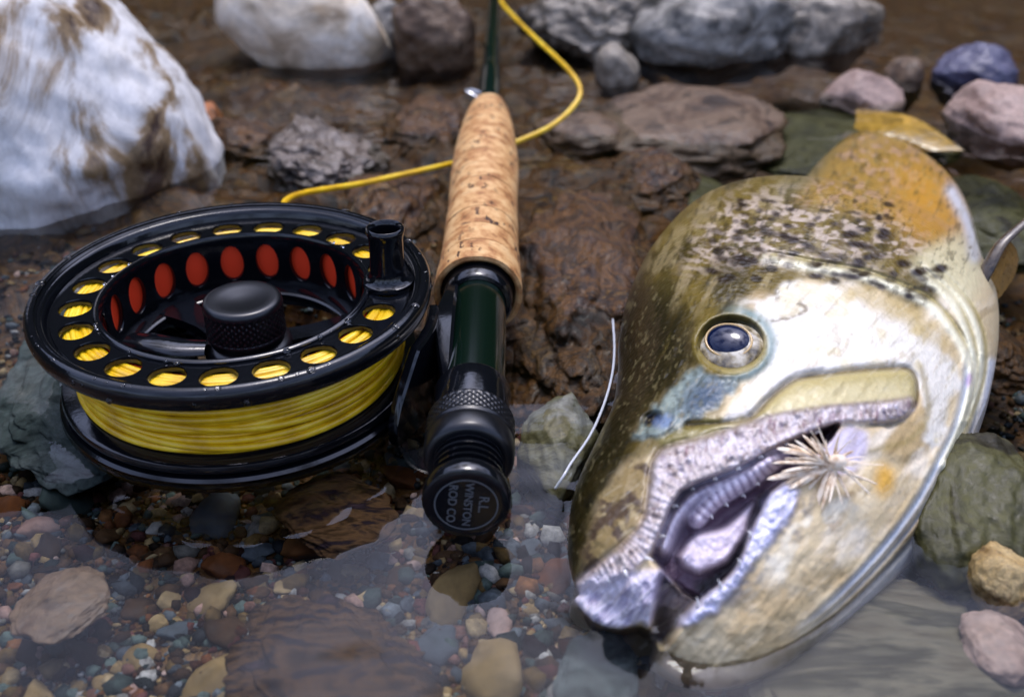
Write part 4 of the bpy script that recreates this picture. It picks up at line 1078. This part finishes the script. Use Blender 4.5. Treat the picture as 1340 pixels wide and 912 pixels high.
# teeth along the upper gum and lower lip
M_tooth = mat('tooth', lin('#e9e4dc'), rough=.25, coat=.4)
def tooth(px, py, dx, dy, ln, r):
    p, n, _b = on_fish(px, py); k = (p - CAMP) @ FWD / FPX
    d = (dx * RGT - dy * UPV); d /= np.linalg.norm(d)
    tip = p + d * ln + n * ln * .45; s = np.linspace(0, 1, 7)[:, None]
    path = (p - n * .8) * (1 - s) + tip * s + n * .5 * np.sin(s * math.pi)
    link('tooth', MB().add(*tube(toff(path), r * (1 - np.linspace(0, .93, 7)), 7)).mesh('tooth', crease=None), M_tooth, trout)
for x, y, dx, dy, ln in ((842, 728, .9, .5, 3.4), (815, 745, .7, .7, 3.0), (796, 752, .5, .8, 2.4), (862, 700, .9, .4, 2.4), (880, 660, .8, .6, 2.0), (905, 637, .5, .9, 1.8), (935, 622, .4, .9, 1.6), (965, 610, .4, .9, 1.5), (995, 595, .4, .9, 1.4),
                        (1030, 579, .3, .9, 1.3), (1070, 563, .2, .9, 1.1), (945, 770, -.5, -.8, 2.4), (915, 795, -.3, -.9, 2.6), (970, 738, -.7, -.6, 1.8), (985, 700, -.8, -.5, 1.6),
                        (930, 672, .2, .9, 1.8), (950, 658, .2, .9, 1.8), (972, 645, .2, .9, 1.8), (992, 630, .2, .9, 1.6)):
    tooth(x, y, dx, dy, ln * .8, .5)

# fins
def fin(name, rows, m, th=.5, curl=0):
    """rows of world points (ny x nx) made into a thin solid with ray ridges"""
    R_ = np.array(rows, float); ny, nx_ = R_.shape[:2]
    U = np.stack([smooth_path(R_[i], 40) for i in range(ny)]); U = np.stack([smooth_path(U[:, j], 30) for j in range(40)], 1)
    nrm = np.cross(np.gradient(U, axis=0), np.gradient(U, axis=1)); nrm /= np.linalg.norm(nrm, axis=-1, keepdims=True) + 1e-9
    ridge = .12 * np.sin(np.arange(40) * 1.5)[None, :, None]
    A_ = U + nrm * (th / 2 + ridge * th); B_ = U - nrm * (th / 2 - ridge * th)
    V = np.concatenate([A_.reshape(-1, 3), B_.reshape(-1, 3)]); n = 30 * 40; F = []
    for i in range(29):
        for j in range(39):
            k = i * 40 + j; F.append([k, k + 1, k + 41, k + 40]); F.append([n + k, n + k + 40, n + k + 41, n + k + 1])
    edge = [j for j in range(40)] + [i * 40 + 39 for i in range(1, 30)] + [29 * 40 + j for j in range(38, -1, -1)] + [i * 40 for i in range(28, 0, -1)]
    for p, q in zip(edge, edge[1:] + edge[:1]): F.append([p, n + p, n + q, q])
    return link(name, MB().add(toff(V), F).mesh(name, crease=60), m, trout)
M_fin = rock_mat('amber_fin', [lin('#6b4a1a'), lin('#a87c34'), lin('#8a6a38')], scale=90, rough=.35, coat=.5, bump=.3)
M_find = rock_mat('dark_fin_edge', [lin('#241a10'), lin('#5a4a36'), lin('#34281a')], scale=120, rough=.35, coat=.5, bump=.3)
M_finy = rock_mat('yellow_tail', [lin('#7a5c1a'), lin('#c79a34'), lin('#a07c2c')], scale=60, rough=.35, coat=.5, bump=.3)
# pectoral fin: dark leading edge pointing away, amber blade behind it
pz = lambda x, y, z: at_z(x, y, z)
lead = [pz(1272, 384, 12), pz(1292, 352, 19), pz(1312, 318, 25), pz(1352, 282, 30)]
s_ = smooth_path(np.array(lead), 30)
link('pectoral_fin_spine', MB().add(*tube(toff(s_), np.linspace(2.6, 1.3, 30), 10, flat=.55)).mesh('pectoral_fin_spine', crease=None), M_find, trout)
fin('pectoral_fin', [[pz(1275, 385, 11), pz(1290, 358, 16), pz(1308, 325, 22), pz(1318, 312, 24)], [pz(1284, 395, 7), pz(1300, 372, 11), pz(1318, 342, 15), pz(1328, 325, 17)], [pz(1292, 402, 4), pz(1308, 388, 6), pz(1326, 362, 8), pz(1332, 340, 10)]], M_fin)
# tail fin fanning out beyond the body
fin('tail_fin', [[pz(1112, 178, -3), pz(1140, 184, 0), pz(1176, 194, -5)], [pz(1120, 160, 0), pz(1165, 172, 3), pz(1208, 198, -1)], [pz(1120, 143, 1), pz(1195, 155, 4), pz(1262, 198, 1)]], M_finy, th=.6)

# ------------------------------------------------------------------ fishing fly in the corner of the mouth
fc, fn_, _ = on_fish(1088, 606)
zf = (fc - CAMP) @ FWD - 5.0
ctr = at_depth(1090, 609, zf)
fly = empty('fishing_fly', 'straw coloured hackled fishing fly hooked in the corner of the trout mouth', 'fishing fly', tuple(ctr))
M_hack = mat('straw_hackle', lin('#d9b88a'), rough=.55)
nh = N(M_hack, 'ShaderNodeTexNoise', Scale=500., Detail=3.); th_ = N(M_hack, 'ShaderNodeTexCoord'); L(M_hack, th_.outputs['Object'], nh.inputs['Vector'])
rh = ramp(M_hack, [(.3, lin('#b08c64')), (.5, lin('#ecd9bc')), (.7, lin('#f6ead4'))]); L(M_hack, nh.outputs[0], rh.inputs[0]); L(M_hack, rh.outputs[0], bsdf(M_hack).inputs['Base Color'])
hk = [(1016, 587, 2, 1.0), (1031, 581, 0, .7), (1040, 576, 3, .6), (1050, 569, -2, .6), (1061, 572, 1, .5), (1003, 627, 1, 1.1), (1019, 651, 3, 1.1), (1064, 676, 2, .7), (1149, 634, -1, .5), (1128, 629, -2, .6),
      (1010, 606, 4, .6), (1034, 640, 5, .7), (1045, 655, 1, .5), (1075, 668, 4, .5), (1112, 652, 2, .4), (1130, 606, 2, .4), (1118, 590, 2, .4), (1098, 570, 0, .4), (1022, 618, 6, .5), (1026, 600, -1, .5), (1085, 660, 5, .4), (1070, 580, 5, .5), (1140, 648, 1, .35)]
for _ in range(34):
    a_ = RNG.uniform(0, 6.283); l_ = RNG.uniform(26, 66); hk.append((1088 + l_ * math.cos(a_) * 1.05, 611 + l_ * math.sin(a_), RNG.uniform(-2, 6), RNG.uniform(.14, .26)))
for k, (x, y, dz, r) in enumerate(hk):
    tip = at_depth(x, y, zf + dz * -.8); c0 = at_depth(1088 + RNG.normal() * 4, 609 + RNG.normal() * 4, zf + RNG.normal() * .6)
    s = np.linspace(0, 1, 14)[:, None]; mid = (c0 + tip) / 2 + UPV * RNG.uniform(.2, 1.2)
    P_ = c0 * (1 - s) ** 2 + 2 * s * (1 - s) * mid + tip * s ** 2
    prof_ = r * (.35 + .65 * np.sin(np.clip(np.linspace(.08, 1, 14), 0, 1) * math.pi) ** .8); prof_[-1] = .05
    link('hackle_fibre', MB().add(*tube(P_ - ctr, prof_, 6, flat=.45)).mesh('hackle_fibre', crease=None), M_hack, fly)
M_thread = mat('rust_thread', lin('#8a3a1c'), rough=.6)
bd = np.stack([at_depth(1088 - 9 * t, 609 + 4 * t, zf + 2.5 * t) for t in np.linspace(.4, 3.4, 16)])
link('fly_body', MB().add(*tube(bd - ctr, .6 + .5 * np.sin(np.linspace(.2, 3, 16)), 10)).mesh('fly_body', crease=None), M_thread, fly)
hkp = smooth_path([at_depth(1095, 606, zf), at_depth(1060, 620, zf + 5), at_depth(1028, 634, zf + 8), at_depth(1016, 648, zf + 9), at_depth(1026, 664, zf + 8), at_depth(1034, 655, zf + 7)], 30)
link('hook', MB().add(*tube(hkp - ctr, .35, 8)).mesh('hook', crease=None), mat('dark_hook_wire', (.05, .04, .035), rough=.3, metal=1), fly)
hd = at_depth(1096, 604, zf - .6) - ctr
V_, F_ = ICO[3]; link('fly_head', mesh_np('fly_head', V_ * np.array([2.0, 1.6, 1.6]) + hd, F_), M_hack, fly)

# added pale strand standing in for the bright meniscus glint beside the head
M_glint = mat('glint_strand', (.75, .78, .82), rough=.12, coat=.5); bsdf(M_glint).inputs['Transmission Weight'].default_value = .35
ld = [at_z(802, 418, 6.5), at_z(804, 455, 6), at_z(801, 490, 5.5), at_z(790, 530, 5), at_z(772, 570, 5), at_z(748, 605, 5), at_z(738, 622, 4.5), at_z(726, 640, 2)]
tag(link('waterline_glint', MB().add(*tube(smooth_path(np.array(ld), 60), .38, 8)).mesh('waterline_glint', crease=None), M_glint), 'thin pale strand added as the bright waterline glint beside the trout forehead', 'fishing line')

# ------------------------------------------------------------------ water
wx = axis_coords(-230, 260, 1.6, 16000); wy = axis_coords(110, 520, 1.6, 16000)
WX, WY = np.meshgrid(wx, wy)
far = sstep(220, 420, WY)
WZ = WATER + .05 * (1 - far) * fbm(np.stack([WX / 11, WY / 8, WX * 0], -1), 2, 80) + (.34 + .4 * far) * fbm(np.stack([WX / 38, WY / 22, WX * 0], -1), 3, 77) + .25 * far * fbm(np.stack([WX / 9, WY / 6, WX * 0], -1), 2, 78)
big = np.hypot(WX, WY) > 1500
WZ = np.where(big, WATER + 2 * fbm(np.stack([WX / 150, WY / 80, WX * 0], -1), 2, 79), WZ)
# meniscus where the water climbs the fish, the reel and the rod butt
fl2 = FV2.reshape(-1, 3); cont = fl2[np.abs(fl2[:, 2] - WATER) < .5][::3][:, :2]
near = (WX > -10) & (WX < 190) & (WY > 125) & (WY < 420); qx = np.stack([WX[near], WY[near]], -1)
dm = np.full(len(qx), 1e9)
for k in range(0, len(cont), 60):
    c_ = cont[k:k + 60]; dm = np.minimum(dm, ((qx[:, None] - c_[None]) ** 2).sum(-1).min(1))
WZ[near] += 1.0 * np.exp(-np.sqrt(dm) / 2.2)
rr_ = np.abs(np.hypot(WX - RC[0], WY - RC[1]) - 49.8); WZ += 1.0 * np.exp(-rr_ / 2.2) * (rr_ < 20)
bd_ = np.hypot(np.maximum(np.abs(WX - RX) - 4.5, 0), np.maximum(171.2 - WY, 0)) + 1e3 * (WY > 262); WZ += .9 * np.exp(-bd_ / 2.2)
m_w = bpy.data.materials.new('clear_water'); m_w.use_nodes = True; m_w.node_tree.nodes.clear()
out = N(m_w, 'ShaderNodeOutputMaterial'); mixs = N(m_w, 'ShaderNodeMixShader'); tr = N(m_w, 'ShaderNodeBsdfTransparent'); gl = N(m_w, 'ShaderNodeBsdfGlossy')
fr_ = N(m_w, 'ShaderNodeFresnel'); fr_.inputs['IOR'].default_value = 1.333
tr.inputs['Color'].default_value = (.93, .95, .93, 1); gl.inputs['Roughness'].default_value = 0.
bw = N(m_w, 'ShaderNodeBump'); bw.inputs['Strength'].default_value = .12; bw.inputs['Distance'].default_value = .001
tw = N(m_w, 'ShaderNodeTexCoord'); nw = N(m_w, 'ShaderNodeTexNoise', Scale=70., Detail=2.); L(m_w, tw.outputs['Object'], nw.inputs['Vector']); L(m_w, nw.outputs[0], bw.inputs['Height'])
L(m_w, bw.outputs[0], gl.inputs['Normal']); L(m_w, bw.outputs[0], fr_.inputs['Normal'])
L(m_w, fr_.outputs[0], mixs.inputs[0]); L(m_w, tr.outputs[0], mixs.inputs[1]); L(m_w, gl.outputs[0], mixs.inputs[2]); L(m_w, mixs.outputs[0], out.inputs['Surface'])
water = link('water', grid_mesh('water', wx, wy, WZ), m_w)
tag(water, 'clear shallow stream water reflecting the sky', kind='structure')
